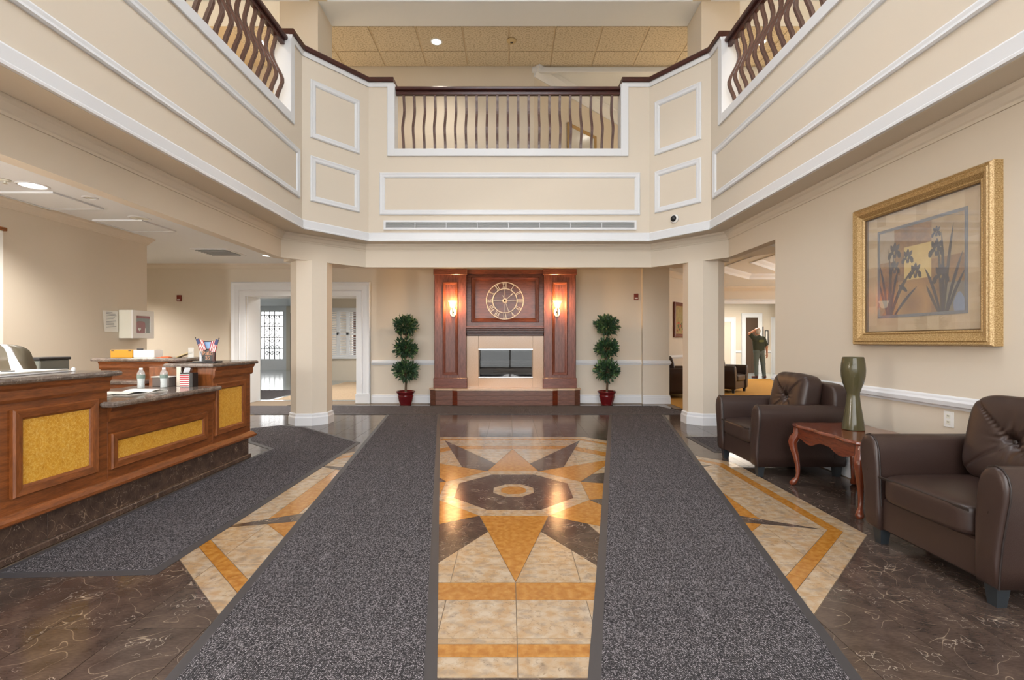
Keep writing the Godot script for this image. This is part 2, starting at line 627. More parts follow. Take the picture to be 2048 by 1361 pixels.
	mat("vent_metal", Color("b9bbbc"), 0.5)
	mat("white_plastic", Color("ececea"), 0.35)
	mat("cream_metal", Color("e3e3d6"), 0.4)
	mat("paper", Color("f1efe9"), 0.8)
	mat("grey_paper", Color("d3d4d6"), 0.8)
	mat("red_case", Color("9c2330"), 0.5)
	mat("red_device", Color("7a2a1c"), 0.4)
	mat("orange_paper", Color("e0703c"), 0.7)
	mat("tan_card", Color("c9b48a"), 0.8)
	mat("yellow_card", Color("d79a2e"), 0.7)
	mat("pot_glaze", Color("5f1418"), 0.12)
	mat("soil", Color("3a2a1c"), 0.95)
	mat("bark", Color("5b4a38"), 0.9)
	var mleaf := mat("leaf", Color("2d4a34"), 0.42)
	mleaf.vertex_color_use_as_albedo = false
	mat("leaf_light", Color("4e6f42"), 0.42)
	mat("cloth_white", Color("e7e7ea"), 0.9)
	mat("olive_cover", Color("5a5342"), 0.5)
	var vg := mat("vase_glass", Color("4c4731"), 0.1)
	vg.metallic_specular = 0.4
	vg.clearcoat_enabled = true
	vg.clearcoat = 0.15
	vg.clearcoat_roughness = 0.04
	var gp := mat("pane", Color(0.9, 0.93, 0.94, 0.08), 0.0)
	gp.transparency = BaseMaterial3D.TRANSPARENCY_ALPHA
	var fg := mat("fire_glass", Color(0.05, 0.055, 0.06, 0.55), 0.0)
	fg.transparency = BaseMaterial3D.TRANSPARENCY_ALPHA
	fg.metallic_specular = 1.0
	var pl := mat("clear_plastic", Color(0.93, 0.96, 0.96, 0.28), 0.03)
	pl.transparency = BaseMaterial3D.TRANSPARENCY_ALPHA
	mat("water_label", Color("7d8f86"), 0.5)
	mat("cap_white", Color("f2f2f2"), 0.4)
	# gilt picture frame
	var f1 := noise(141, 0.06, 4)
	M.tex_gilt = paint(512, 512, func(x, y):
		var t := f1.get_noise_2d(x, y) * 0.5 + 0.5
		return Color("8a6a3a").lerp(Color("cdb182"), clampf(t * 1.8 - 0.4, 0, 1)))
	var mf := mat("gilt", Color(1, 1, 1), 0.42, M.tex_gilt, 0.35, 0.25)
	mf.metallic_specular = 0.5
	mat("gilt_dark", Color("5a4326"), 0.5)
	# things that give light
	for e in [["lamp_face", Color(1, 0.97, 0.92), 6.0], ["shade_glow", Color(1.0, 0.9, 0.74), 1.4], ["panel_glow", Color(1, 1, 1), 3.0]]:
		var m := mat(e[0], Color(0.9, 0.9, 0.88), 0.5)
		m.emission_enabled = true
		m.emission = e[1]
		m.emission_energy_multiplier = e[2]
	# person
	mat("skin", Color("b98468"), 0.6)
	mat("shirt", Color("33382a"), 0.85)
	mat("shirt_print", Color("5c5f38"), 0.85)
	mat("jeans", Color("56615f"), 0.9)
	mat("shoe", Color("5a2a22"), 0.6)
	mat("hair", Color("b8b2a8"), 0.8)
	mat("brick_outside", Color("7a5a52"), 0.9)
	mat("gallery_carpet", Color("cdbfa8"), 0.95)
	mat("ground", Color("8c8c88"), 0.9)

# ---------------------------------------------------------------- setting
var F := [Vector2(-2.98, -3.2), Vector2(-2.98, 6.95), Vector2(-2.28, 7.82), Vector2(2.25, 7.82), Vector2(2.90, 7.0), Vector2(2.90, -3.2)]
var BM := [Vector2(-3.36, -3.2), Vector2(-3.36, 7.12), Vector2(-2.40, 8.07), Vector2(2.35, 8.07), Vector2(3.21, 7.12), Vector2(3.21, 5.87)]

func wallbox(called: String, x0: float, x1: float, y0: float, y1: float, d0: float, d1: float, m: String, label := "") -> MeshInstance3D:
	var g := geo()
	g.box(P(x0, y0, d0), P(x1, y1, d1))
	return struct(called, g, M[m], label if label != "" else "", "wall")

func strip(called: String, path: Array, prof: Array, y: float, m: String, parent: Node3D = null, closed := false) -> MeshInstance3D:
	var g := geo()
	g.molding(path, prof, y, closed)
	if parent != null: return part(parent, called, g, M[m])
	return struct(called, g, M[m])

const BASE := [[0, 0], [0.022, 0], [0.022, 0.13], [0.016, 0.145], [0.016, 0.165], [0.008, 0.18], [0, 0.18]]
const RAIL := [[0, 0], [0.012, 0], [0.016, 0.015], [0.03, 0.025], [0.034, 0.055], [0.022, 0.07], [0.018, 0.085], [0.008, 0.095], [0, 0.095]]
const CROWN := [[0, 0], [0.012, 0], [0.018, 0.02], [0.03, 0.03], [0.055, 0.07], [0.075, 0.085], [0.08, 0.11], [0, 0.11]]
const MOLD := [[0, 0], [0, 0.014], [0.014, 0.026], [0.036, 0.020], [0.064, 0.021], [0.08, 0.012], [0.088, 0]]

func shell() -> void:
	var g: Geo
	# --- lower walls
	wallbox("wall_right", 3.21, 3.45, 0, 2.9, -3.2, 5.87, "wall", "beige wall behind the two armchairs")
	wallbox("wall_left", -5.95, -5.69, 0, 2.9, -3.2, 7.6, "wall", "beige wall behind the reception desk")
	wallbox("wall_left_return", -9.5, -5.95, 0, 2.9, 7.35, 7.6, "wall")
	wallbox("wall_left_far", -9.7, -9.5, 0, 2.9, 7.35, 10.58, "wall")
	wallbox("wall_back_left", -9.5, -5.47, 0, 2.9, 10.1, 10.58, "wall", "beige wall with a small red alarm left of the wide doorway")
	wallbox("wall_back_header", -5.47, -3.18, 2.25, 2.9, 10.1, 10.58, "wall")
	wallbox("wall_back_nib", -3.18, -2.88, 0, 2.9, 10.1, 10.58, "wall")
	wallbox("wall_back", -2.88, 2.73, 0, 2.9, 10.09, 10.58, "wall", "beige wall around the fireplace")
	wallbox("wall_back_pier", 2.73, 3.28, 0, 2.9, 9.98, 10.58, "wall", "projecting pier right of the fireplace wall")
	# --- ceilings of the lower storey
	wallbox("ceiling_reception", -9.7, -3.44, 2.9, 3.0, -3.2, 10.58, "ceiling_white")
	strip("ceiling_back", F.slice(1, 5), [[-0.25, 0], [-0.25, 0.1], [-2.7, 0.1], [-2.7, 0]], 2.902, "ceiling_white")
	# --- beam under the gallery
	strip("beam", BM, [[0, 0], [0, 0.38], [-0.13, 0.38], [-0.13, 0]], 2.52, "wall")
	for i in [1, 3]: strip("beam_corner", [BM[i].lerp(BM[i + 1], 0.14), BM[i].lerp(BM[i + 1], 0.86)], [[-0.13, 0], [-0.13, 0.378], [-0.42, 0.378], [-0.42, 0]], 2.521, "wall")
	var crown_path := BM.duplicate()
	crown_path.append(Vector2(3.21, -3.2))
	strip("trim_crown_beam", crown_path, CROWN, 2.785, "wall")
	strip("soffit", F, [[0, 0], [0, 0.06], [-0.5, 0.06], [-0.5, 0]], 2.897, "wall")
	# --- gallery front
	strip("wall_gallery", F, [[0, 0], [0, 1.48], [-0.2, 1.48], [-0.2, 0]], 2.90, "wall")
	strip("trim_gallery_band", F, [[0, 0], [0.03, 0], [0.03, 0.02], [0.022, 0.03], [0.022, 0.12], [0.012, 0.135], [0, 0.14]], 2.90, "trim")
	var parl := [Vector2(-2.98, 6.57), Vector2(-2.98, 6.95), Vector2(-2.28, 7.82), Vector2(-1.87, 7.82)]
	var parr := [Vector2(1.80, 7.82), Vector2(2.25, 7.82), Vector2(2.90, 7.0), Vector2(2.90, 6.62)]
	for p in [parl, parr]:
		strip("wall_parapet", p, [[0, 0], [0, 1.07], [-0.2, 1.07], [-0.2, 0]], 4.38, "wall")
		var c := struct("parapet_cap", _cap(p), M.rail_wood)
		c.name = numbered("trim_parapet_cap")
		strip("trim_cap", p, [[0.0, 0], [0.018, 0.0], [0.03, 0.05], [0.03, 0.065], [0.0, 0.065]], 5.385, "trim")
	# white casings round the three openings
	g = geo()
	g.box(P(-1.975, 4.27, 7.815), P(-1.855, 5.40, 7.795), 0.004)
	g.box(P(1.785, 4.27, 7.815), P(1.905, 5.40, 7.795), 0.004)
	g.box(P(-1.86, 4.27, 7.82), P(1.79, 4.39, 7.795), 0.004)
	g.box(P(-1.87, 4.39, 7.82), P(-1.855, 5.44, 8.03))
	g.box(P(1.785, 4.39, 7.82), P(1.80, 5.44, 8.03))
	struct("trim_opening", g, M.trim)
	for s in [[-2.98, 1, 6.57], [2.90, -1, 6.62]]:
		g = geo()
		var x: float = s[0]
		var o: float = s[1]
		g.box(P(x - 0.005 * o, 4.27, s[2] - 0.02), P(x + 0.022 * o, 5.40, s[2] + 0.1), 0.004)
		g.box(P(x - 0.005 * o, 4.27, -3.2), P(x + 0.022 * o, 4.39, s[2] - 0.02), 0.004)
		g.box(P(x - 0.21 * o, 4.38, s[2] - 0.02), P(x, 5.44, s[2]))
		struct("trim_opening", g, M.trim)
	# raised panels: mitred mouldings on the gallery front
	_panel(Vector2(-2.10, 7.82), Vector2(2.095, 7.82), 3.32, 4.005)
	for s in [[F[1], F[2], 0.112, 0.845], [F[3], F[4], 0.10, 0.86]]:
		var a: Vector2 = s[0].lerp(s[1], s[2])
		var b: Vector2 = s[0].lerp(s[1], s[3])
		_panel(a, b, 4.25, 5.10)
		_panel(a, b, 3.325, 3.99)
	_panel(Vector2(-2.98, -2.6), Vector2(-2.98, 6.85), 3.31, 4.0)
	_panel(Vector2(2.90, 6.90), Vector2(2.90, -2.6), 3.31, 4.0)
	# --- octagonal columns
	for s in [[-3.14, "octagonal beige column left, near the reception desk"], [3.06, "octagonal beige column right, behind the armchairs"]]:
		var t := thing("column", s[1], "column", P(s[0], 0, 7.68))
		var poly := PackedVector2Array(); var base := []
		for k in 8:
			var a := PI / 8 + k * PI / 4
			poly.append(Vector2(cos(a), sin(a)) * 0.305)
			base.append(Vector2(cos(-a), sin(-a)) * 0.305)
		base.reverse()
		g = geo()
		g.prism(poly, 0, 2.524)
		part(t, "shaft", g, M.wall)
		g = geo()
		g.molding(base, [[0, 0], [0.03, 0], [0.03, 0.12], [0.02, 0.14], [0.018, 0.17], [0, 0.185]], 0.0, true)
		part(t, "skirting", g, M.trim, "white skirting round the column foot")
	# --- skirtings and chair rails
	strip("baseboard_back", [Vector2(-2.88, 10.09), Vector2(2.73, 10.09)], BASE, 0, "trim")
	strip("baseboard_pier", [Vector2(2.73, 9.98), Vector2(3.28, 9.98), Vector2(3.28, 10.3)], BASE, 0, "trim")
	strip("trim_rail_back", [Vector2(-2.88, 10.09), Vector2(2.73, 10.09)], RAIL, 0.80, "trim")
	strip("trim_rail_pier", [Vector2(2.73, 9.98), Vector2(3.28, 9.98), Vector2(3.28, 10.3)], RAIL, 0.80, "trim")
	strip("trim_rail_right", [Vector2(3.45, 5.87), Vector2(3.21, 5.87), Vector2(3.21, -3.2)], RAIL, 0.79, "trim")
	strip("baseboard_right", [Vector2(3.45, 5.87), Vector2(3.21, 5.87), Vector2(3.21, -3.2)], BASE, 0, "trim")
	strip("trim_crown_left", [Vector2(-5.69, -3.2), Vector2(-5.69, 7.6), Vector2(-9.5, 7.6)], CROWN, 2.79, "wall")
	strip("trim_crown_back", [Vector2(-9.5, 10.1), Vector2(-2.88, 10.1)], CROWN, 2.79, "wall")
	strip("trim_crown_fire", [Vector2(-2.88, 10.09), Vector2(2.73, 10.09), Vector2(2.73, 9.98), Vector2(3.28, 9.98)], CROWN, 2.79, "wall")
	# --- doorway left of the fireplace
	g = geo()
	g.frame(P(-5.79, -0.28, 10.1), Vector3(1, 0, 0), Vector3(0, 1, 0), 2.89, 2.80, [[0, 0], [0, 0.05], [0.02, 0.065], [0.05, 0.05], [0.075, 0.04], [0.15, 0.04], [0.17, 0.05], [0.19, 0.03], [0.29, 0.03], [0.30, 0]], [1, 2, 3])
	struct("trim_doorway", g, M.trim)
	g = geo()
	g.box(P(-5.475, 0, 10.09), P(-5.45, 2.25, 10.585))
	g.box(P(-3.20, 0, 10.09), P(-3.175, 2.25, 10.585))
	g.box(P(-5.475, 2.225, 10.09), P(-3.175, 2.252, 10.585))
	struct("trim_jamb", g, M.trim)
	g = geo()
	g.box(P(-3.20, 0, 10.1), P(-2.90, 0.2, 10.03), 0.004)
	struct("baseboard_doorway", g, M.trim)

	# --- upper storey
	for s in [[-5.8, -3.18], [3.1, 5.8]]:
		wallbox("gallery_floor", s[0], s[1], 4.1, 4.25, -3.2, 7.7, "gallery_carpet")
		wallbox("ceiling_gallery", s[0], s[1], 6.75, 6.85, -3.2, 7.7, "wall")
	wallbox("gallery_floor", -6.5, 6.5, 4.1, 4.25, 8.02, 13.2, "gallery_carpet")
	wallbox("gallery_floor", -6.5, -3.18, 4.1, 4.25, 7.7, 8.02, "gallery_carpet")
	wallbox("gallery_floor", 3.1, 6.5, 4.1, 4.25, 7.7, 8.02, "gallery_carpet")
	wallbox("wall_upper_left", -6.0, -5.8, 4.1, 7.9, -3.2, 9.9, "wall")
	wallbox("wall_upper_right", 5.8, 6.0, 4.1, 7.9, -3.2, 13.2, "wall")
	wallbox("wall_upper_back", -6.0, 0.48, 4.1, 7.0, 9.7, 9.9, "wall", "beige wall behind the middle balustrade")
	strip("wall_upper_diagonal", [Vector2(0.48, 9.7), Vector2(3.6, 12.82)], [[0, 0], [0, 2.9], [-0.2, 2.9], [-0.2, 0]], 4.1, "wall")
	wallbox("wall_upper_far", 0.48, 6.0, 4.1, 7.0, 12.8, 13.2, "wall")
	wallbox("ceiling_upper_far", 0.3, 6.0, 6.80, 7.0, 9.72, 13.2, "ceiling_white")
	strip("trim_crown_upper", [Vector2(0.48, 9.7), Vector2(3.45, 12.67), Vector2(5.8, 12.78)], [[0, 0], [0.02, 0], [0.05, 0.05], [0.13, 0.14], [0.15, 0.22], [0, 0.22]], 6.58, "trim")
	g = geo()
	g.box(P(0.44, 6.66, 9.66), P(5.8, 6.76, 9.74), 0.01)
	struct("trim_upper_header", g, M.trim)
	wallbox("beam_upper", -6.0, 6.0, 6.69, 8.1, 7.7, 8.31, "ceiling_white", "pale grey soffit beam between the upper columns")
	for x in [-3.66, 3.04]:
		var g2 := geo()
		g2.box(P(x, 4.25, 7.702), P(x + 0.61, 6.69, 8.31))
		struct("upper_column", g2, M.wall, "square beige column standing on the gallery, %s of the middle opening" % ("left" if x < 0 else "right"), "column")
	for x in [-3.18, 2.90]:
		wallbox("beam_upper_side", x, x + 0.28, 6.69, 8.1, -3.2, 7.7, "wall")
	# --- roof with a long skylight, and the glazed entrance wall behind the camera
	wallbox("ceiling_atrium", -6.0, -1.3, 7.9, 8.1, -3.2, 8.31, "ceiling_white")
	wallbox("ceiling_atrium", 1.3, 6.0, 7.9, 8.1, -3.2, 8.31, "ceiling_white")
	wallbox("ceiling_atrium", -1.3, 1.3, 7.9, 8.1, -3.2, 1.3, "ceiling_white")
	wallbox("ceiling_atrium", -1.3, 1.3, 7.9, 8.1, 5.26, 8.31, "ceiling_white")
	g = geo()
	for i in 4: g.box(P(-1.3, 7.95, 1.3 + i * 1.32), P(1.3, 8.05, 1.36 + i * 1.32))
	g.box(P(-0.03, 7.95, 1.3), P(0.03, 8.05, 5.3))
	struct("window_skylight_bars", g, M.trim)
	wallbox("roof_upper_back", -6.0, 6.0, 7.0, 7.1, 8.31, 13.2, "ceiling_white")
	wallbox("wall_front", -9.7, -5.5, 0, 8.1, -3.45, -3.2, "wall")
	wallbox("wall_front", -5.5, -2.9, 2.6, 8.1, -3.45, -3.2, "wall")
	wallbox("wall_front", -5.5, -3.5, 0, 0.1, -3.45, -3.2, "wall")
	wallbox("wall_front", -3.5, -2.9, 0, 2.6, -3.45, -3.2, "wall")
	wallbox("wall_front", 2.9, 6.0, 0, 8.1, -3.45, -3.2, "wall")
	wallbox("wall_front", -2.9, 2.9, 7.4, 8.1, -3.45, -3.2, "wall")
	g = geo()
	for x in [-5.5, -4.83, -4.16, -3.5]: g.box(P(x - 0.03, 0.1, -3.28), P(x + 0.03, 2.6, -3.36))
	for y in [0.13, 1.3, 2.57]: g.box(P(-5.5, y - 0.03, -3.28), P(-3.5, y + 0.03, -3.36))
	struct("window_2", g, M.trim)
	g = geo()
	for i in 5:
		var x := -2.9 + i * 1.45
		g.box(P(x - 0.035, 0, -3.28), P(x + 0.035, 7.4, -3.38))
	for y in [0.04, 1.0, 2.4, 3.8, 5.1, 6.3, 7.36]:
		g.box(P(-2.9, y - 0.035, -3.28), P(2.9, y + 0.035, -3.38))
	struct("window_1", g, M.trim)
	# the left outer wall of the lower reception space runs on to the front
	# --- rooms behind: left passage with shutters and a glazed door
	wallbox("wall_passage_right", -2.88, -2.6, 0, 2.9, 10.58, 15.9, "wall")
	wallbox("wall_shutter_low", -6.6, -2.6, 0, 0.78, 15.9, 16.1, "wall")
	wallbox("wall_shutter_high", -6.6, -2.6, 2.32, 2.9, 15.9, 16.1, "wall")
	wallbox("wall_shutter_side", -4.35, -2.6, 0.78, 2.32, 15.9, 16.1, "wall")
	wallbox("wall_shutter_side", -6.6, -6.25, 0.78, 2.32, 15.9, 16.1, "wall")
	wallbox("wall_passage_corner", -6.6, -6.4, 0, 2.9, 16.1, 22.0, "wall")
	wallbox("wall_passage_left", -13.2, -13.0, 0, 2.9, 10.58, 22.0, "wall")
	wallbox("wall_passage_end", -9.5, -13.0, 0, 2.9, 10.4, 10.58, "wall")
	wallbox("wall_door_side", -13.2, -11.45, 0, 3.1, 22.0, 22.2, "wall")
	wallbox("wall_door_side", -10.15, -6.4, 0, 3.1, 22.0, 22.2, "wall")
	wallbox("wall_door_head", -11.45, -10.15, 2.8, 3.1, 22.0, 22.2, "trim")
	wallbox("ceiling_passage", -13.2, -2.6, 2.9, 3.0, 10.58, 22.2, "ceiling_white")
	wallbox("beam_passage", -13.2, -2.6, 2.62, 2.9, 13.9, 14.2, "trim")
	# --- rooms behind: lounge on the right and the lift lobby
	wallbox("wall_lounge_left", 3.04, 3.28, 0, 3.5, 10.3, 12.0, "wall")
	strip("wall_lounge_diagonal", [Vector2(3.28, 12.0), Vector2(5.4, 14.12)], [[0, 0], [0, 3.5], [-0.2, 3.5], [-0.2, 0]], 0, "wall")
	wallbox("wall_lounge_side", 5.2, 5.4, 0, 3.5, 14.12, 16.7, "wall")
	strip("trim_rail_lounge", [Vector2(3.28, 10.3), Vector2(3.28, 12.0), Vector2(5.4, 14.12), Vector2(5.4, 16.5)], RAIL, 0.82, "trim")
	strip("baseboard_lounge", [Vector2(3.28, 10.3), Vector2(3.28, 12.0), Vector2(5.4, 14.12), Vector2(5.4, 16.5)], BASE, 0, "trim")
	strip("trim_crown_lounge", [Vector2(3.28, 10.3), Vector2(3.28, 12.0), Vector2(5.4, 14.12), Vector2(5.4, 16.5), Vector2(13.0, 16.5)], [[0, 0], [0.02, 0], [0.04, 0.03], [0.09, 0.1], [0.1, 0.15], [0, 0.15]], 3.01, "wall")
	wallbox("wall_lounge_far_head", 5.4, 13.0, 2.6, 3.5, 16.5, 16.7, "wall")
	wallbox("wall_lounge_far", 5.4, 6.6, 0, 2.6, 16.5, 16.7, "wall")
	wallbox("wall_lounge_far", 10.6, 13.0, 0, 2.6, 16.5, 16.7, "wall")
	g = geo()
	g.frame(P(6.5, -0.2, 16.5), Vector3(1, 0, 0), Vector3(0, 1, 0), 4.2, 2.92, [[0, 0], [0, 0.05], [0.03, 0.05], [0.05, 0.03], [0.15, 0.03], [0.15, 0]], [1, 2, 3])
	struct("trim_lounge_opening", g, M.trim)
	wallbox("wall_lounge_right", 13.0, 13.2, 0, 3.5, 5.6, 21.2, "wall")
	wallbox("wall_lounge_front", 3.45, 13.2, 0, 3.5, 5.63, 5.87, "wall")
	wallbox("ceiling_lounge", 3.3, 13.2, 3.44, 3.55, 5.63, 16.7, "ceiling_white")
	var oct := func(cx: float, cd: float, ap: float) -> Array:
		var q := []
		for k in 8:
			var a := PI / 8 + k * PI / 4
			q.append(Vector2(cx + cos(a) * ap / cos(PI / 8), cd + sin(a) * ap / cos(PI / 8)))
		q.reverse()
		return q
	# a path that runs clockwise seen from above has its inside on the right
	strip("ceiling_tray_low", oct.call(8.4, 11.4, 3.1), [[0, 0], [0, 0.14], [-2.6, 0.14], [-2.6, 0]], 3.16, "ceiling_white", null, true)
	strip("ceiling_tray_high", oct.call(8.4, 11.4, 2.3), [[0, 0], [0, 0.14], [-1.2, 0.14], [-1.2, 0]], 3.30, "ceiling_white", null, true)
	strip("trim_tray", oct.call(8.4, 11.4, 3.1), [[0, -0.02], [0.03, -0.02], [0.05, 0.04], [0.1, 0.1], [0.12, 0.15], [0, 0.15]], 3.16, "trim", null, true)
	strip("trim_tray", oct.call(8.4, 11.4, 2.3), [[0, -0.02], [0.03, -0.02], [0.05, 0.04], [0.1, 0.1], [0.12, 0.15], [0, 0.15]], 3.30, "trim", null, true)
	wallbox("wall_lobby_back", 5.4, 13.0, 0, 2.95, 20.0, 20.2, "wall")
	wallbox("wall_lobby_left", 5.2, 5.4, 0, 2.95, 16.7, 20.2, "wall")
	wallbox("ceiling_lobby", 5.2, 13.2, 2.9, 3.05, 16.7, 20.2, "ceiling_white")
	strip("trim_rail_lobby", [Vector2(5.4, 20.0), Vector2(13.0, 20.0)], RAIL, 0.82, "trim")

func _cap(p: Array) -> Geo:
	var g := geo()
	g.molding(p, [[0.05, 0], [0.06, 0.01], [0.06, 0.06], [0.045, 0.08], [-0.245, 0.08], [-0.26, 0.06], [-0.26, 0.01], [-0.25, 0]], 5.45)
	return g

func _panel(a: Vector2, b: Vector2, y0: float, y1: float) -> void:
	var g := geo()
	var t := (b - a).normalized()
	g.frame(P(a.x, y0, a.y), Vector3(t.x, 0, -t.y), Vector3.UP, a.distance_to(b), y1 - y0, MOLD)
	struct("trim_panel", g, M.trim)

# a wooden balustrade: square balusters bowed out towards the atrium, on a flat path a -> b
func balustrade(label: String, a: Vector2, b: Vector2, n: int, first: float, step: float) -> void:
	var t := (b - a).normalized()
	var o := Vector2(t.y, -t.x)
	var node := thing("balustrade", label, "balustrade", P(a.x, 4.38, a.y))
	var loc := Transform3D(Basis(Vector3(t.x, 0, -t.y), Vector3.UP, Vector3(o.x, 0, -o.y)), Vector3.ZERO)
	var ln := a.distance_to(b)
	var g := geo(0)
	g.xf = loc
	g.box(Vector3(0, 0.975, -0.075), Vector3(ln, 1.03, 0.075), 0.012)
	part(node, "handrail", g, M.rail_wood)
	g = geo(0)
	g.xf = loc
	g.box(Vector3(0, 0.915, -0.03), Vector3(ln, 0.975, 0.03), 0.004)
	part(node, "sub_rail", g, M.rail_wood)
	var rows := []
	for i in 19:
		var f := i / 18.0
		# straight ends, a belly low down towards the atrium and a hollow above it
		var z := 0.085 * exp(-pow((f - 0.36) / 0.17, 2.0)) - 0.05 * exp(-pow((f - 0.74) / 0.15, 2.0))
		var r := 0.019
		rows.append([Vector3(-r, f * 0.93, z - r), Vector3(r, f * 0.93, z - r), Vector3(r, f * 0.93, z + r), Vector3(-r, f * 0.93, z + r)])
	var gb := geo()
	for i in 18:
		for j in 4:
			var k := (j + 1) % 4
			var nn: Vector3 = [Vector3(0, 0, -1), Vector3(1, 0, 0), Vector3(0, 0, 1), Vector3(-1, 0, 0)][j]
			var dz: Vector3 = rows[i + 1][j] - rows[i][j]
			if j % 2 == 0: nn = Vector3(1, 0, 0).cross(dz).normalized() * (1.0 if j == 2 else -1.0)
			gb.tri(rows[i][j], rows[i][k], rows[i + 1][k], nn, nn, nn, Vector2(j * 0.04, i * 0.05), Vector2(j * 0.04 + 0.04, i * 0.05), Vector2(j * 0.04 + 0.04, i * 0.05 + 0.05))
			gb.tri(rows[i][j], rows[i + 1][k], rows[i + 1][j], nn, nn, nn, Vector2(j * 0.04, i * 0.05), Vector2(j * 0.04 + 0.04, i * 0.05 + 0.05), Vector2(j * 0.04, i * 0.05 + 0.05))
	var me := gb.mesh()
	me.surface_set_material(0, M.baluster_wood)
	for i in n:
		var m := MeshInstance3D.new()
		m.name = "baluster"
		m.mesh = me
		m.transform = loc.translated_local(Vector3(first + i * step, 0, 0))
		node.add_child(m, true)

func gallery() -> void:
	balustrade("dark wooden balustrade in the middle, above the white panel and air grille", Vector2(-1.855, 7.90), Vector2(1.785, 7.90), 21, 0.125, 0.1695)
	balustrade("dark wooden balustrade of bowed balusters along the left gallery", Vector2(-3.07, 3.0), Vector2(-3.07, 6.55), 21, 0.04, 0.166)
	balustrade("dark wooden balustrade of bowed balusters along the right gallery", Vector2(2.99, 6.60), Vector2(2.99, 3.0), 21, 0.17, 0.166)
	# tiled ceiling over the back gallery
	var c := struct("ceiling_tiled", _slab(-6.0, 6.0, 6.80, 6.86, 8.31, 9.72), M.tile_grid, "brown mineral fibre tile ceiling over the back gallery", "ceiling")
	var w := 0.82
	var rows := [8.31, 8.46, 9.19, 9.70]
	var vars_ := []
	for i in 3:
		var per := []
		for k in 3:
			var g := geo()
			g.box(Vector3(-w / 2 + 0.014, 0, -(rows[i + 1] - rows[i]) / 2 + 0.014), Vector3(w / 2 - 0.014, 0.02, (rows[i + 1] - rows[i]) / 2 - 0.014), 0.004)
			var me := g.mesh()
			me.surface_set_material(0, M.fibre_tile)
			per.append(me)
		vars_.append(per)
	for i in 3:
		for k in range(-6, 7):
			var x := -0.02 + (k + 0.5) * w
			if absf(x) > 5.6: continue
			if i == 2 and false: continue
			var o := MeshInstance3D.new()
			o.name = "tile"
			o.mesh = vars_[i][(k + 9) % 3]
			o.position = P(x, 6.785, (rows[i] + rows[i + 1]) / 2)
			c.add_child(o, true)
	# air grille under the middle panel
	var t := thing("air_grille", "long white linear air grille under the middle panel", "grille", P(0.02, 3.08, 7.82))
	var g := geo()
	g.frame(Vector3(-2.05, 0, 0), Vector3(1, 0, 0), Vector3(0, 1, 0), 4.06, 0.15, [[0, 0], [0, 0.04], [0.03, 0.04], [0.035, 0.03], [0.035, 0]])
	part(t, "frame", g, M.trim)
	g = geo()
	g.box(Vector3(-2.02, 0.03, 0), Vector3(1.98, 0.12, 0.003))
	part(t, "backing", g, M.trim)
	for i in 5:
		g = geo()
		g.box(Vector3(-2.015, 0.043 + i * 0.0145, 0.012), Vector3(1.975, 0.049 + i * 0.0145, 0.034))
		part(t, "slat", g, M.vent_metal)
	for i in 7:
		g = geo()
		g.box(Vector3(-1.55 + i * 0.5, 0.034, 0.003), Vector3(-1.54 + i * 0.5, 0.116, 0.037))
		part(t, "divider", g, M.trim)
	# dome camera on the right diagonal
	var dir := (Vector2(2.90, 7.0) - Vector2(2.25, 7.82)).normalized()
	var at := Vector2(2.25, 7.82).lerp(Vector2(2.90, 7.0), 0.44)
	t = thing("dome_camera", "small white dome camera below the right diagonal panels", "camera", P(at.x, 3.17, at.y))
	var b := Transform3D(Basis(Vector3(dir.x, 0, -dir.y), Vector3(dir.y, 0, dir.x) * -1.0, Vector3.UP), Vector3.ZERO)
	b.basis.y = Vector3(dir.y, 0, dir.x)
	if b.basis.y.dot(Vector3(-1, 0, 1)) < 0: b.basis.y = -b.basis.y
	b.basis.x = b.basis.y.cross(Vector3.UP).normalized()
	b.basis.z = Vector3.UP
	g = geo()
	g.xf = b
	g.lathe([[0.0, 0.0], [0.068, 0.0], [0.066, 0.02], [0.056, 0.034], [0.048, 0.038]], 24)
	part(t, "housing", g, M.white_plastic)
	g = geo()
	g.xf = b
	g.lathe([[0.048, 0.034], [0.044, 0.05], [0.032, 0.066], [0.014, 0.074], [0.0, 0.076]], 20)
	part(t, "dome", g, M.black)
	# fittings of the tiled ceiling
	downlight("lit recessed downlight in the brown tiled ceiling above the gallery", P(-1.35, 6.785, 8.89), 0.085, 3.0, Color(1, 0.96, 0.91))
	for s in [[-4.6, 8.9, "left"], [4.6, 8.9, "right"]]:
		downlight("recessed downlight over the back gallery, hidden behind the %s upper column" % s[2], P(s[0], 6.785, s[1]), 0.085, 14.0, Color(1, 0.96, 0.91))
	for s in [[-4.5, 5.5, "far end of the left gallery"], [-4.5, 2.0, "near end of the left gallery"], [4.4, 5.5, "far end of the right gallery"], [4.4, 2.0, "near end of the right gallery"]]:
		downlight("recessed downlight over the %s" % s[2], P(s[0], 6.75, s[1]), 0.085, 12.0, Color(1, 0.96, 0.91))
	downlight("recessed downlight beyond the upper diagonal wall", P(3.9, 6.8, 11.2), 0.085, 9.0, Color(1, 0.96, 0.91))
	t = thing("smoke_detector", "tan smoke detector on the brown tiled ceiling", "detector", P(0.03, 6.785, 8.85))
	g = geo()
	g.lathe([[0.0, 0.0], [0.09, 0.0], [0.085, -0.02], [0.05, -0.045], [0.0, -0.05]], 24)
	part(t, "housing", g, M.tan_card)
	g = geo()
	g.box(Vector3(-0.025, -0.052, 0.0), Vector3(0.025, -0.044, 0.03))
	part(t, "sensor", g, M.charcoal)
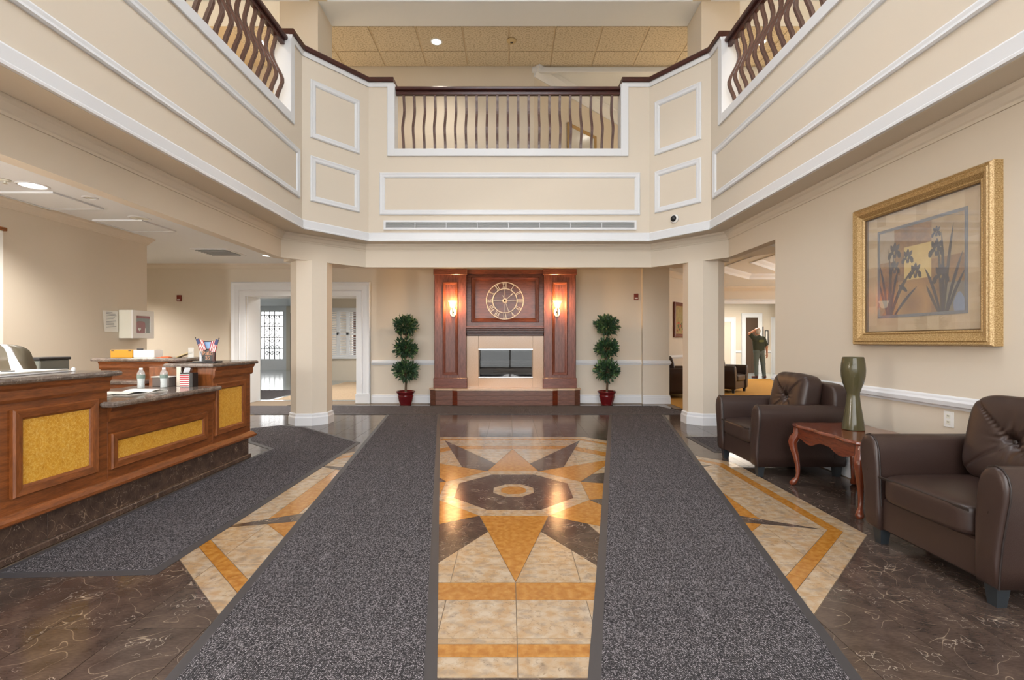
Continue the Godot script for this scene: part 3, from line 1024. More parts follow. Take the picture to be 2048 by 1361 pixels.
	for s in [[P(-2.5, 6.45, 9.69), "small round sprinkler rose on the wall left of the middle balustrade"], [P(1.78, 6.0, 10.98), "small round sprinkler rose on the diagonal wall above the mirror"]]:
		t = thing("sprinkler", s[1], "sprinkler", s[0])
		g = geo()
		g.xf = Transform3D(Basis(Vector3.RIGHT, PI / 2), Vector3.ZERO)
		g.lathe([[0.0, 0.0], [0.045, 0.0], [0.04, 0.012], [0.0, 0.014]], 18)
		part(t, "rose", g, M.trim)
		g = geo()
		g.xf = Transform3D(Basis(Vector3.RIGHT, PI / 2), Vector3.ZERO)
		g.lathe([[0.0, 0.012], [0.012, 0.012], [0.012, 0.03], [0.02, 0.034], [0.0, 0.036]], 12)
		part(t, "head", g, M.chrome)
	# framed mirror on the diagonal wall of the upper storey
	var u := Vector3(0.7071, 0, -0.7071)
	t = thing("wall_mirror", "gilt framed mirror on the upper diagonal wall, seen between the balusters", "mirror", P(1.22, 4.75, 10.43) + Vector3(0.0071, 0, 0.0071))
	g = geo()
	g.frame(Vector3.ZERO, u, Vector3.UP, 1.05, 1.25, [[0, 0], [0, 0.03], [0.02, 0.045], [0.05, 0.03], [0.07, 0.02], [0.07, 0]])
	part(t, "frame", g, M.gilt)
	g = geo()
	g.xf = Transform3D(Basis(u, Vector3.UP, Vector3(0.7071, 0, 0.7071)), Vector3.ZERO)
	g.box(Vector3(0.05, 0.05, 0.002), Vector3(1.0, 1.2, 0.012))
	part(t, "glass", g, M.chrome)

func _slab(x0: float, x1: float, y0: float, y1: float, d0: float, d1: float) -> Geo:
	var g := geo()
	g.box(P(x0, y0, d0), P(x1, y1, d1))
	return g

# a recessed round lamp: ring, glowing face, and its light just below
func downlight(label: String, at: Vector3, r: float, energy: float, color := Color(1, 0.95, 0.88), lit := true) -> void:
	var t := thing("recessed_light", label, "light", at)
	var g := geo()
	g.lathe([[r, 0.002], [r, -0.008], [r + 0.012, -0.01], [r + 0.025, -0.006], [r + 0.028, 0.001]], 28)
	part(t, "ring", g, M.trim)
	g = geo()
	g.lathe([[0.0, -0.004], [r * 0.6, -0.004], [r, -0.003]], 24)
	part(t, "lamp_face", g, M.lamp_face if lit else M.cream_metal)
	if lit:
		var l := SpotLight3D.new()
		l.name = "lamp"
		l.light_color = color
		l.light_energy = energy
		l.light_size = r
		l.spot_range = 40
		l.spot_attenuation = 2
		l.spot_angle = 62
		l.shadow_enabled = true
		l.position = Vector3(0, -0.03, 0)
		l.rotation.x = -PI / 2
		t.add_child(l)

# ---------------------------------------------------------------- floor
const C0 := Vector2(0.03, 4.18)

func octo(ap: float) -> PackedVector2Array:
	var q := PackedVector2Array()
	for k in 8:
		var a := PI / 8 + k * PI / 4
		q.append(C0 + Vector2(cos(a), sin(a)) * ap / cos(PI / 8))
	return q

func inset(poly: PackedVector2Array, w: float) -> PackedVector2Array:
	var area := 0.0
	var N := poly.size()
	for i in N: area += poly[i].cross(poly[(i + 1) % N])
	var s := signf(area)
	var out := PackedVector2Array()
	for i in N:
		var d0 := (poly[i] - poly[(i - 1 + N) % N]).normalized()
		var d1 := (poly[(i + 1) % N] - poly[i]).normalized()
		var n0 := Vector2(-d0.y, d0.x) * s
		var n1 := Vector2(-d1.y, d1.x) * s
		var m := (n0 + n1).normalized()
		out.append(poly[i] + m * w / maxf(0.3, m.dot(n0)))
	return out

func flipd(poly: PackedVector2Array) -> PackedVector2Array:
	var q := PackedVector2Array()
	for p in poly: q.append(Vector2(p.x, -p.y))
	return q

func area_of(poly: PackedVector2Array) -> float:
	var a := 0.0
	for i in poly.size(): a += poly[i].cross(poly[(i + 1) % poly.size()])
	return absf(a) * 0.5

var mats_under := []

func lay(parent: Node3D, called: String, poly: PackedVector2Array, m: Material) -> void:
	var shown := [poly]
	for c in mats_under:
		var next := []
		for p in shown:
			for q in Geometry2D.clip_polygons(p, c): next.append(q)
		shown = next
	var vis := 0.0
	for p in shown: vis += area_of(p)
	if vis < 0.001: return
	for q in Geometry2D.offset_polygon(poly, -0.0017):
		if area_of(q) < 0.0004: continue
		var g := geo()
		g.prism(flipd(q), -0.02, 0.0)
		part(parent, called, g, m)

func cut(poly: PackedVector2Array, cutters: Array) -> Array:
	var list := [poly]
	for c in cutters:
		var next := []
		for p in list:
			for q in Geometry2D.clip_polygons(p, c):
				if area_of(q) > 0.0004 and not Geometry2D.is_polygon_clockwise(q): next.append(q)
		list = next
	return list

const MATS := [
	["runner_mat", "charcoal runner mat left of the marble strip, from the camera to the fireplace", [[-2.16, 8.49], [-1.22, 8.49], [-0.150, 0.95], [-1.192, 0.95]]],
	["runner_mat", "charcoal runner mat right of the marble strip, beside the armchairs", [[1.735, 8.49], [2.70, 8.49], [1.151, 0.95], [0.102, 0.95]]],
	["cross_mat", "charcoal mat lying crosswise before the fireplace", [[-5.4, 8.5], [3.12, 8.5], [3.20, 8.62], [2.95, 9.64], [-5.4, 9.64]]],
	["reception_mat", "charcoal mat along the front of the reception desk", [[-2.85, 2.62], [-1.943, 2.66], [-1.895, 6.15], [-3.06, 7.24], [-3.5, 7.42], [-3.86, 7.12], [-3.36, 6.18], [-2.86, 5.76]]],
	["doorway_mat", "grey mat just beyond the wide doorway", [[-7.4, 10.70], [-5.3, 10.70], [-5.3, 12.8], [-7.4, 12.8]]],
	["small_mat", "small grey mat between the right column and the far armchair", [[2.36, 5.60], [2.36, 6.53], [3.35, 6.53], [3.35, 5.60]]],
]

func floors() -> void:
	var base := struct("floor", _slab(-13.2, 13.2, -0.25, -0.003, -3.45, 22.2), mat("grout", Color("7a6a58"), 0.8), "marble floor with an inlaid star medallion", "floor")
	for m in MATS:
		var q := PackedVector2Array()
		for p in m[2]: q.append(Vector2(p[0], p[1]))
		if Geometry2D.is_polygon_clockwise(q): q.reverse()
		mats_under.append(inset(q, 0.02))
	# medallion, from the middle outwards
	var O := func(ap: float) -> PackedVector2Array: return octo(ap)
	lay(base, "centre_stone", octo(0.108), M.gold_marble)
	for k in 8:
		var i := k
		var j := (k + 1) % 8
		var ring := func(a: float, b: float) -> PackedVector2Array:
			var p := octo(a); var q := octo(b)
			return PackedVector2Array([p[i], q[i], q[j], p[j]])
		lay(base, "ring_stone", ring.call(0.108, 0.172), M.cream_marble)
		lay(base, "wedge_stone", ring.call(0.172, 0.49), M.dark_marble)
		lay(base, "ring_stone", ring.call(0.49, 0.613), M.cream_marble)
	var cutters := [octo(0.613)]
	var r := octo(0.613)
	var tips := octo(2.115)
	var golds := []
	var darks := []
	for k in 8:
		var j := (k + 1) % 8
		var mid := (r[k] + r[j]) * 0.5
		var apex := C0 + (mid - C0).normalized() * 1.6
		golds.append(PackedVector2Array([r[k], apex, r[j]]))
	for k in 8:
		# the dark point through ring corner k, between gold points k-1 and k
		var a0: Vector2 = golds[(k - 1 + 8) % 8][1]
		var a1: Vector2 = golds[k][1]
		darks.append(PackedVector2Array([r[k], r[k].lerp(a0, 0.30), tips[k], r[k].lerp(a1, 0.30)]))
	for q in golds: lay(base, "gold_point", fix(q), M.gold_marble)
	for q in darks: lay(base, "dark_point", fix(q), M.dark_marble)
	for q in golds + darks: cutters.append(fix(q))
	for b in [[2.128, 2.212], [1.603, 1.775]]:
		var p := octo(b[0]); var q := octo(b[1])
		for k in 8:
			var j := (k + 1) % 8
			for half in 2:
				var s := fix(PackedVector2Array([p[k].lerp(p[j], half * 0.5), q[k].lerp(q[j], half * 0.5), q[k].lerp(q[j], half * 0.5 + 0.5), p[k].lerp(p[j], half * 0.5 + 0.5)]))
				var bits := cut(s, darks.map(func(z): return fix(z)))
				for z in bits: lay(base, "band_stone", z, M.gold_marble)
			cutters.append(fix(PackedVector2Array([p[k], q[k], q[j], p[j]])))
	var rim := octo(2.335)
	var T := 0.3465
	for i in range(-7, 8):
		for j in range(-8, 8):
			var x := C0.x + i * T
			var d := C0.y - 0.01 + j * T
			var t := PackedVector2Array([Vector2(x, d), Vector2(x + T, d), Vector2(x + T, d + T), Vector2(x, d + T)])
			for q in Geometry2D.intersect_polygons(t, rim):
				for z in cut(fix(q), cutters): lay(base, "cream_tile", z, M.cream_marble)
	# dark tiles around
	for i in range(-16, 12):
		for j in range(-4, 25):
			var x := C0.x + i * T
			var d := 2.165 + (j - 3) * 0.351
			var c := Vector2(x + T / 2, d + T / 2)
			if d > 9.8 or d < 0.7: continue
			if c.x > 3.1 and c.y < 5.7: continue
			if c.x > 3.3 and c.y > 9.3: continue
			if c.x < -2.9 and c.y < 5.3: continue
			if c.x < -3.6 and c.y < 6.4: continue
			if c.x < -4.5: continue
			var t := PackedVector2Array([Vector2(x, d), Vector2(x + T, d), Vector2(x + T, d + 0.351), Vector2(x, d + 0.351)])
			for z in cut(t, [rim]): lay(base, "dark_tile", z, M.dark_marble)
	# floors of the other rooms
	struct("floor_carpet_lounge", _slab(3.3, 13.0, 0.0, 0.006, 8.9, 16.7), M.yellow_carpet, "golden yellow patterned carpet of the lounge", "carpet")
	struct("floor_lobby", _slab(5.4, 13.0, -0.003, 0.002, 16.7, 20.0), M.grey_tile, "grey tiled floor of the lift lobby", "floor")
	struct("floor_passage", _slab(-13.0, -2.9, -0.003, 0.002, 10.5, 22.0), M.grey_tile, "pale glossy tiled floor of the back passage", "floor")
	struct("floor_carpet_passage", _slab(-5.2, -2.95, 0.0, 0.006, 10.65, 15.4), M.beige_carpet, "beige carpet in front of the shuttered window", "carpet")
	struct("floor_reception", _slab(-9.5, -3.5, -0.01, 0.001, -3.2, 5.9), M.beige_carpet)
	# the mats
	for m in MATS:
		var q := PackedVector2Array()
		for p in m[2]: q.append(Vector2(p[0], p[1]))
		var cen := Vector2.ZERO
		for p in q: cen += p
		cen /= q.size()
		var lp := PackedVector2Array()
		for p in q: lp.append(Vector2(p.x - cen.x, -(p.y - cen.y)))
		var t := thing(m[0], m[1], "mat", P(cen.x, 0, cen.y))
		var lift := 0.004 if m[0] == "cross_mat" else 0.0
		var inn := inset(lp, 0.052)
		var g := geo()
		g.prism(inset(lp, 0.05), 0.001, 0.0095 + lift)
		part(t, "pile", g, M.mat_pile)
		g = geo()
		var s := 1.0 if not Geometry2D.is_polygon_clockwise(lp) else -1.0
		for i in lp.size():
			var j := (i + 1) % lp.size()
			var a := Vector3(lp[i].x, 0.0012, lp[i].y); var b := Vector3(lp[j].x, 0.0012, lp[j].y)
			var a1 := Vector3(lp[i].x, 0.003 + lift, lp[i].y); var b1 := Vector3(lp[j].x, 0.003 + lift, lp[j].y)
			var c := Vector3(inn[j].x, 0.008 + lift, inn[j].y); var d := Vector3(inn[i].x, 0.008 + lift, inn[i].y)
			var up := (b1 - a1).cross(d - a1).normalized()
			if up.y < 0: up = -up
			g.fan([a1, b1, c, d], up)
			var side := Vector3(up.x, 0, up.z).normalized()
			g.fan([a, b, b1, a1], side if side.length() > 0.5 else Vector3.UP)
		part(t, "rubber_edge", g, M.mat_rubber)
	mats_under.clear()

func fix(q: PackedVector2Array) -> PackedVector2Array:
	var z := q.duplicate()
	if Geometry2D.is_polygon_clockwise(z): z.reverse()
	return z

# ---------------------------------------------------------------- fireplace wall
func fireplace() -> void:
	var at := P(-0.10, 0, 10.09)
	var t := thing("fireplace", "cherry wood fireplace with tan stone surround and two tall pilasters", "fireplace", at)
	var g: Geo
	# hearth: a low plinth with a bowed middle, boarded with horizontal grain, and a stone slab on it
	var half := [[-1.52, 0.0], [-1.52, 0.2], [-1.40, 0.30], [-1.06, 0.30], [-0.95, 0.38]]
	var outline := PackedVector2Array()
	for p in half: outline.append(Vector2(p[0], p[1]))
	for i in range(half.size() - 1, -1, -1): outline.append(Vector2(-half[i][0], half[i][1]))
	g = geo()
	g.prism(outline, 0.0, 0.30)
	var h := part(t, "hearth", g, M.brown_wood)
	for i in 9:
		# boards: one face each, grain running along the face
		var a: Vector2 = outline[i]; var b: Vector2 = outline[i + 1]
		if i == 0 or i == 8: pass
		var u := (b - a).normalized()
		var o := Vector2(-u.y, u.x)
		if o.dot(a) < 0 and absf(o.x) > 0.5: o = -o
		if absf(o.x) <= 0.5 and o.y < 0: o = -o
		var gb := geo(0)
		gb.xf = Transform3D(Basis(Vector3(u.x, 0, u.y), Vector3.UP, Vector3(o.x, 0, o.y)), Vector3(a.x, 0, a.y))
		for k in 3:
			gb.box(Vector3(0.0, 0.006 + k * 0.098, 0.0), Vector3(a.distance_to(b), 0.100 + k * 0.098, 0.008), 0.002)
		part(h, "facing", gb, M.red_frame_wood if i in [3, 5] else M.brown_wood)
	g = geo()
	g.prism(_grow(outline, 0.025), 0.30, 0.335)
	part(t, "hearth_slab", g, M.hearth_stone)
	for s in [-1.0, 1.0]:
		var x0: float = -1.435 if s < 0 else 0.79
		var x1: float = x0 + 0.645
		g = geo()
		g.box(Vector3(x0, 0.335, 0), Vector3(x1, 2.76, 0.22), 0.006)
		var p := part(t, "pilaster", g, M.fire_wood)
		g = geo(0)
		g.box(Vector3(x0 - 0.02, 2.64, 0), Vector3(x1 + 0.02, 2.76, 0.255), 0.006)
		part(p, "capital", g, M.fire_wood)
		g = geo(0)
		g.box(Vector3(x0 - 0.02, 0.335, 0), Vector3(x1 + 0.02, 0.545, 0.25), 0.008)
		part(p, "plinth", g, M.fire_wood)
		g = geo()
		g.frame(Vector3(x0 + 0.165, 0.60, 0.22), Vector3.RIGHT, Vector3.UP, 0.315, 1.90, [[0, 0], [0, 0.012], [0.012, 0.022], [0.03, 0.016], [0.06, 0.002], [0.06, 0]])
		part(p, "panel_moulding", g, M.fire_wood)
		g = geo()
		g.box(Vector3(x0 + 0.225, 0.66, 0.219), Vector3(x0 + 0.42, 2.44, 0.222))
		part(p, "panel", g, M.fire_wood)
		# stepped outer edge of the pilaster
		g = geo()
		g.box(Vector3(x0 - 0.01 if s < 0 else x1 - 0.075, 0.545, 0.0), Vector3(x0 + 0.075 if s < 0 else x1 + 0.01, 2.64, 0.19), 0.004)
		part(p, "edge_strip", g, M.fire_wood)
	g = geo(0)
	g.box(Vector3(-0.80, 1.40, 0), Vector3(0.80, 2.76, 0.10))
	var om := part(t, "overmantel", g, M.fire_wood)
	g = geo(0)
	g.box(Vector3(-0.79, 2.67, 0.1), Vector3(0.79, 2.76, 0.16), 0.006)
	part(om, "top_rail", g, M.fire_wood)
	g = geo()
	g.frame(Vector3(-0.70, 1.68, 0.10), Vector3.RIGHT, Vector3.UP, 1.40, 0.93, [[0, 0], [0, 0.02], [0.014, 0.034], [0.03, 0.03], [0.085, 0.006], [0.085, 0]])
	part(om, "panel_moulding", g, M.fire_wood)
	g = geo(0)
	g.box(Vector3(-0.615, 1.765, 0.095), Vector3(0.615, 2.525, 0.108), 0.003)
	part(om, "panel", g, M.fire_wood)
	g = geo(0)
	g.box(Vector3(-0.79, 1.545, 0.0), Vector3(0.79, 1.60, 0.26), 0.008)
	g.box(Vector3(-0.79, 1.51, 0.0), Vector3(0.79, 1.545, 0.2), 0.006)
	part(t, "mantel_shelf", g, M.fire_wood)
	g = geo(0)
	g.box(Vector3(-0.79, 1.40, 0.0), Vector3(0.79, 1.465, 0.15), 0.01)
	g.box(Vector3(-0.79, 1.435, 0.0), Vector3(0.79, 1.475, 0.175), 0.008)
	part(t, "mantel_moulding", g, M.rail_wood)
	# stone surround in four slabs round the opening
	for q in [[-0.79, 0.335, -0.55, 1.40], [0.57, 0.335, 0.79, 1.40], [-0.55, 0.335, 0.57, 0.535], [-0.55, 1.14, 0.57, 1.40]]:
		g = geo()
		g.box(Vector3(q[0] + 0.001, q[1], 0.0), Vector3(q[2] - 0.001, q[3] - 0.001, 0.12), 0.002)
		part(t, "surround_slab", g, M.hearth_stone)
	g = geo()
	g.box(Vector3(-0.55, 0.535, 0.002), Vector3(0.57, 1.14, 0.008))
	part(t, "firebox", g, M.dark_inside)
	g = geo()
	g.box(Vector3(-0.55, 0.537, 0.095), Vector3(0.57, 1.138, 0.101))
	part(t, "glass_door", g, M.fire_glass)
	g = geo()
	for y in [[0.537, 0.562], [1.112, 1.138]]:
		g.box(Vector3(-0.55, y[0], 0.095), Vector3(0.57, y[1], 0.125), 0.003)
	part(t, "chrome_trim", g, M.chrome)
	g = geo()
	for x in [-0.55, 0.545]: g.box(Vector3(x, 0.56, 0.095), Vector3(x + 0.025, 1.114, 0.118), 0.003)
	part(t, "side_trim", g, M.bronze)
	# logs inside
	for i in 3:
		g = geo(0)
		g.tube([Vector3(-0.3 + i * 0.05, 0.60 + i * 0.05, 0.05), Vector3(0.0, 0.61 + i * 0.05, 0.06 - i * 0.01), Vector3(0.3 - i * 0.06, 0.60 + i * 0.05, 0.05)], 0.028, 8)
		part(t, "log", g, M.bark)
	clock()
	for s in [[-1.155, "lit wall sconce on the left pilaster of the fireplace"], [0.955, "lit wall sconce on the right pilaster of the fireplace"]]:
		sconce(P(s[0], 1.79, 9.865), s[1])

func _grow(p: PackedVector2Array, w: float) -> PackedVector2Array:
	var q := inset(p, -w)
	for i in q.size(): q[i].y = maxf(q[i].y, 0.0)
	return q

func clock() -> void:
	var t := thing("wall_clock", "large round skeleton clock with roman numerals above the mantel", "clock", P(-0.105, 2.12, 9.975))
	var g := geo()
	for r in [0.378, 0.248]:
		var pts := []
		for i in 49: pts.append(Vector3(sin(TAU * i / 48), cos(TAU * i / 48), 0.03 / r * r) * Vector3(r, r, 1))
		g.tube(pts, 0.0105, 6, false)
	part(t, "rings", g, M.silver_paint)
	var numerals := ["XII", "I", "II", "III", "IV", "V", "VI", "VII", "VIII", "IX", "X", "XI"]
	for k in 12:
		g = geo()
		var a := -TAU * k / 12
		g.xf = Transform3D(Basis(Vector3(0, 0, 1), a), Vector3.ZERO)
		var wd := {"I": 0.026, "V": 0.05, "X": 0.05}
		var total := 0.0
		for c in numerals[k]: total += wd[c]
		var x := -total / 2
		for c in numerals[k]:
			var w: float = wd[c]
			var m := x + w / 2
			match c:
				"I": _bar(g, Vector2(m, 0.255), Vector2(m, 0.372), 0.006)
				"V":
					_bar(g, Vector2(m - 0.016, 0.372), Vector2(m, 0.255), 0.006)
					_bar(g, Vector2(m + 0.016, 0.372), Vector2(m, 0.255), 0.004)
				"X":
					_bar(g, Vector2(m - 0.018, 0.372), Vector2(m + 0.018, 0.255), 0.006)
					_bar(g, Vector2(m + 0.018, 0.372), Vector2(m - 0.018, 0.255), 0.004)
			x += w
		part(t, "numeral", g, M.silver_paint)
	g = geo()
	for k in 4:
		var d := Vector2(sin(k * PI / 2), cos(k * PI / 2))
		_bar(g, d * 0.04, d * 0.248, 0.005)
	part(t, "cross_bars", g, M.silver_paint)
	for hnd in [[deg_to_rad(48), 0.225, 0.007], [deg_to_rad(160), 0.25, 0.005], [deg_to_rad(338), 0.12, 0.004]]:
		g = geo()
		var d := Vector2(sin(hnd[0]), cos(hnd[0]))
		_bar(g, d * 0.02, d * float(hnd[1]), hnd[2], 0.042)
		if hnd[2] > 0.006: _bar(g, d * 0.17, d * 0.21, 0.012, 0.043)
		part(t, "hand", g, M.silver_paint)
	g = geo()
	g.xf = Transform3D(Basis(Vector3.RIGHT, PI / 2), Vector3.ZERO)
	g.lathe([[0.052, 0.0], [0.052, 0.04], [0.042, 0.052], [0.0, 0.055]], 24)
	part(t, "hub", g, M.silver_paint)

func _bar(g: Geo, a: Vector2, b: Vector2, r: float, z := 0.03) -> void:
	var t := (b - a).normalized()
	var keep := g.xf
	g.xf = g.xf * Transform3D(Basis(Vector3(t.y, -t.x, 0), Vector3(t.x, t.y, 0), Vector3(0, 0, 1)), Vector3(a.x, a.y, z))
	g.box(Vector3(-r, 0, -0.004), Vector3(r, a.distance_to(b), 0.004))
	g.xf = keep

func sconce(at: Vector3, label: String) -> void:
	var t := thing("wall_sconce", label, "sconce", at)
	var g := geo()
	g.xf = Transform3D(Basis(Vector3(0.065, 0, 0), Vector3(0, 0, 1), Vector3(0, 0.09, 0)), Vector3(0, 0.09, 0))
	g.lathe([[0.0, 0.0], [1.0, 0.0], [0.96, 0.012], [0.8, 0.02], [0.74, 0.017], [0.5, 0.024], [0.0, 0.03]], 28)
	part(t, "back_plate", g, M.nickel)
	g = geo()
	g.tube([Vector3(0, 0.05, 0.02), Vector3(0, 0.04, 0.06), Vector3(0, 0.06, 0.095), Vector3(0, 0.11, 0.11), Vector3(0, 0.165, 0.11)], [0.009, 0.009, 0.008, 0.009, 0.016], 10)
	part(t, "arm", g, M.nickel)
	g = geo()
	g.lathe([[0.022, 0.165], [0.045, 0.172], [0.056, 0.20], [0.066, 0.245], [0.082, 0.29], [0.096, 0.312], [0.093, 0.312], [0.078, 0.288], [0.062, 0.243], [0.05, 0.2], [0.02, 0.175]], 28, Vector3(0, 0, 0.11))
	part(t, "glass_shade", g, M.shade_glow)
	var l := OmniLight3D.new()
	l.name = "lamp"
	l.light_color = Color(1.0, 0.78, 0.52)
	l.light_energy = 1.1
	l.light_size = 0.03
	l.omni_range = 30
	l.omni_attenuation = 2
	l.shadow_enabled = true
	l.position = Vector3(0, 0.25, 0.11)
	t.add_child(l)

# ---------------------------------------------------------------- plants
func topiary(at: Vector3, label: String, seed_: int) -> void:
	var t := thing("topiary", label, "plant", at)
	var r := RandomNumberGenerator.new()
	r.seed = seed_
	var g := geo()
	g.lathe([[0.0, 0.0], [0.115, 0.0], [0.118, 0.02], [0.112, 0.028], [0.135, 0.09], [0.155, 0.17], [0.16, 0.20], [0.15, 0.212], [0.165, 0.235], [0.19, 0.27], [0.192, 0.285], [0.178, 0.29], [0.165, 0.265], [0.0, 0.25]], 32)
	part(t, "pot", g, M.pot_glaze)
	g = geo()
	g.lathe([[0.168, 0.252], [0.1, 0.268], [0.0, 0.272]], 20)
	part(t, "soil", g, M.soil)
	g = geo()
	g.tube([Vector3(0, 0.26, 0), Vector3(0.012, 0.6, 0.01), Vector3(-0.01, 0.95, -0.008), Vector3(0.01, 1.3, 0.01), Vector3(0, 1.6, 0)], [0.024, 0.02, 0.018, 0.015, 0.008], 8)
	for k in 7:
		var a := r.randf() * TAU
		var y: float = [0.5, 0.52, 0.94, 0.97, 1.0, 1.4, 1.42][k]
		g.tube([Vector3(0, y, 0), Vector3(cos(a) * 0.06, y + 0.08, sin(a) * 0.06), Vector3(cos(a) * 0.15, y + 0.2, sin(a) * 0.15)], [0.012, 0.009, 0.004], 6)
	part(t, "stem", g, M.bark)
	var heights := [0.70, 1.15, 1.605]
	for b in 3:
		var c := Vector3(0, heights[b], 0)
		var size := Vector3(0.245, 0.212, 0.245) * (1.06 if b == 0 else 1.0)
		for tone in 2:
			g = geo()
			for i in (430 if tone == 0 else 150):
				var d := Vector3(r.randfn(), r.randfn() * 0.9 + 0.1, r.randfn()).normalized()
				var q := c + d * size * r.randf_range(0.3, 0.9)
				var dir := (d + Vector3(r.randfn(), r.randfn() + 0.35, r.randfn()) * 0.42).normalized()
				_leaf(g, q, dir, r.randf_range(0.065, 0.105), r.randf_range(0.014, 0.021), r.randf() * TAU)
			var o := part(t, "foliage", g, M.leaf if tone == 0 else M.leaf_light)
			o.set_meta("kind", "stuff")

func _leaf(g: Geo, at: Vector3, dir: Vector3, ln: float, w: float, roll: float) -> void:
	var s := dir.cross(Vector3.UP if absf(dir.y) < 0.95 else Vector3.RIGHT).normalized().rotated(dir, roll)
	var up := s.cross(dir).normalized()
	var p := []
	for f in [[0.0, 0.12, 0.0], [0.35, 1.0, 0.02], [0.7, 0.8, 0.0], [1.0, 0.0, -0.08]]:
		var c: Vector3 = at + dir * ln * f[0] + up * ln * f[2]
		p.append([c + s * w * f[1] + up * w * 0.35 * f[1], c, c - s * w * f[1] + up * w * 0.35 * f[1]])
	for i in 3:
		for k in 2:
			var a: Vector3 = p[i][k]; var b: Vector3 = p[i][k + 1]; var c: Vector3 = p[i + 1][k + 1]; var d: Vector3 = p[i + 1][k]
			var nn := (up + s * (0.4 if k == 1 else -0.4)).normalized()
			g.tri(a, b, c, nn, nn, nn, Vector2.ZERO, Vector2.ZERO, Vector2.ZERO)
			g.tri(a, c, d, nn, nn, nn, Vector2.ZERO, Vector2.ZERO, Vector2.ZERO)

# ---------------------------------------------------------------- armchairs
func arm_profile(s: float) -> Array:
	var q := []
	for p in [[0.315, 0.10], [0.418, 0.10], [0.424, 0.2], [0.436, 0.32], [0.455, 0.44], [0.472, 0.54], [0.474, 0.60], [0.462, 0.645], [0.438, 0.675], [0.405, 0.687], [0.372, 0.675], [0.345, 0.645], [0.332, 0.60], [0.322, 0.52], [0.315, 0.4], [0.313, 0.25]]:
		q.append(Vector2(p[0] * s, p[1]))
	return q

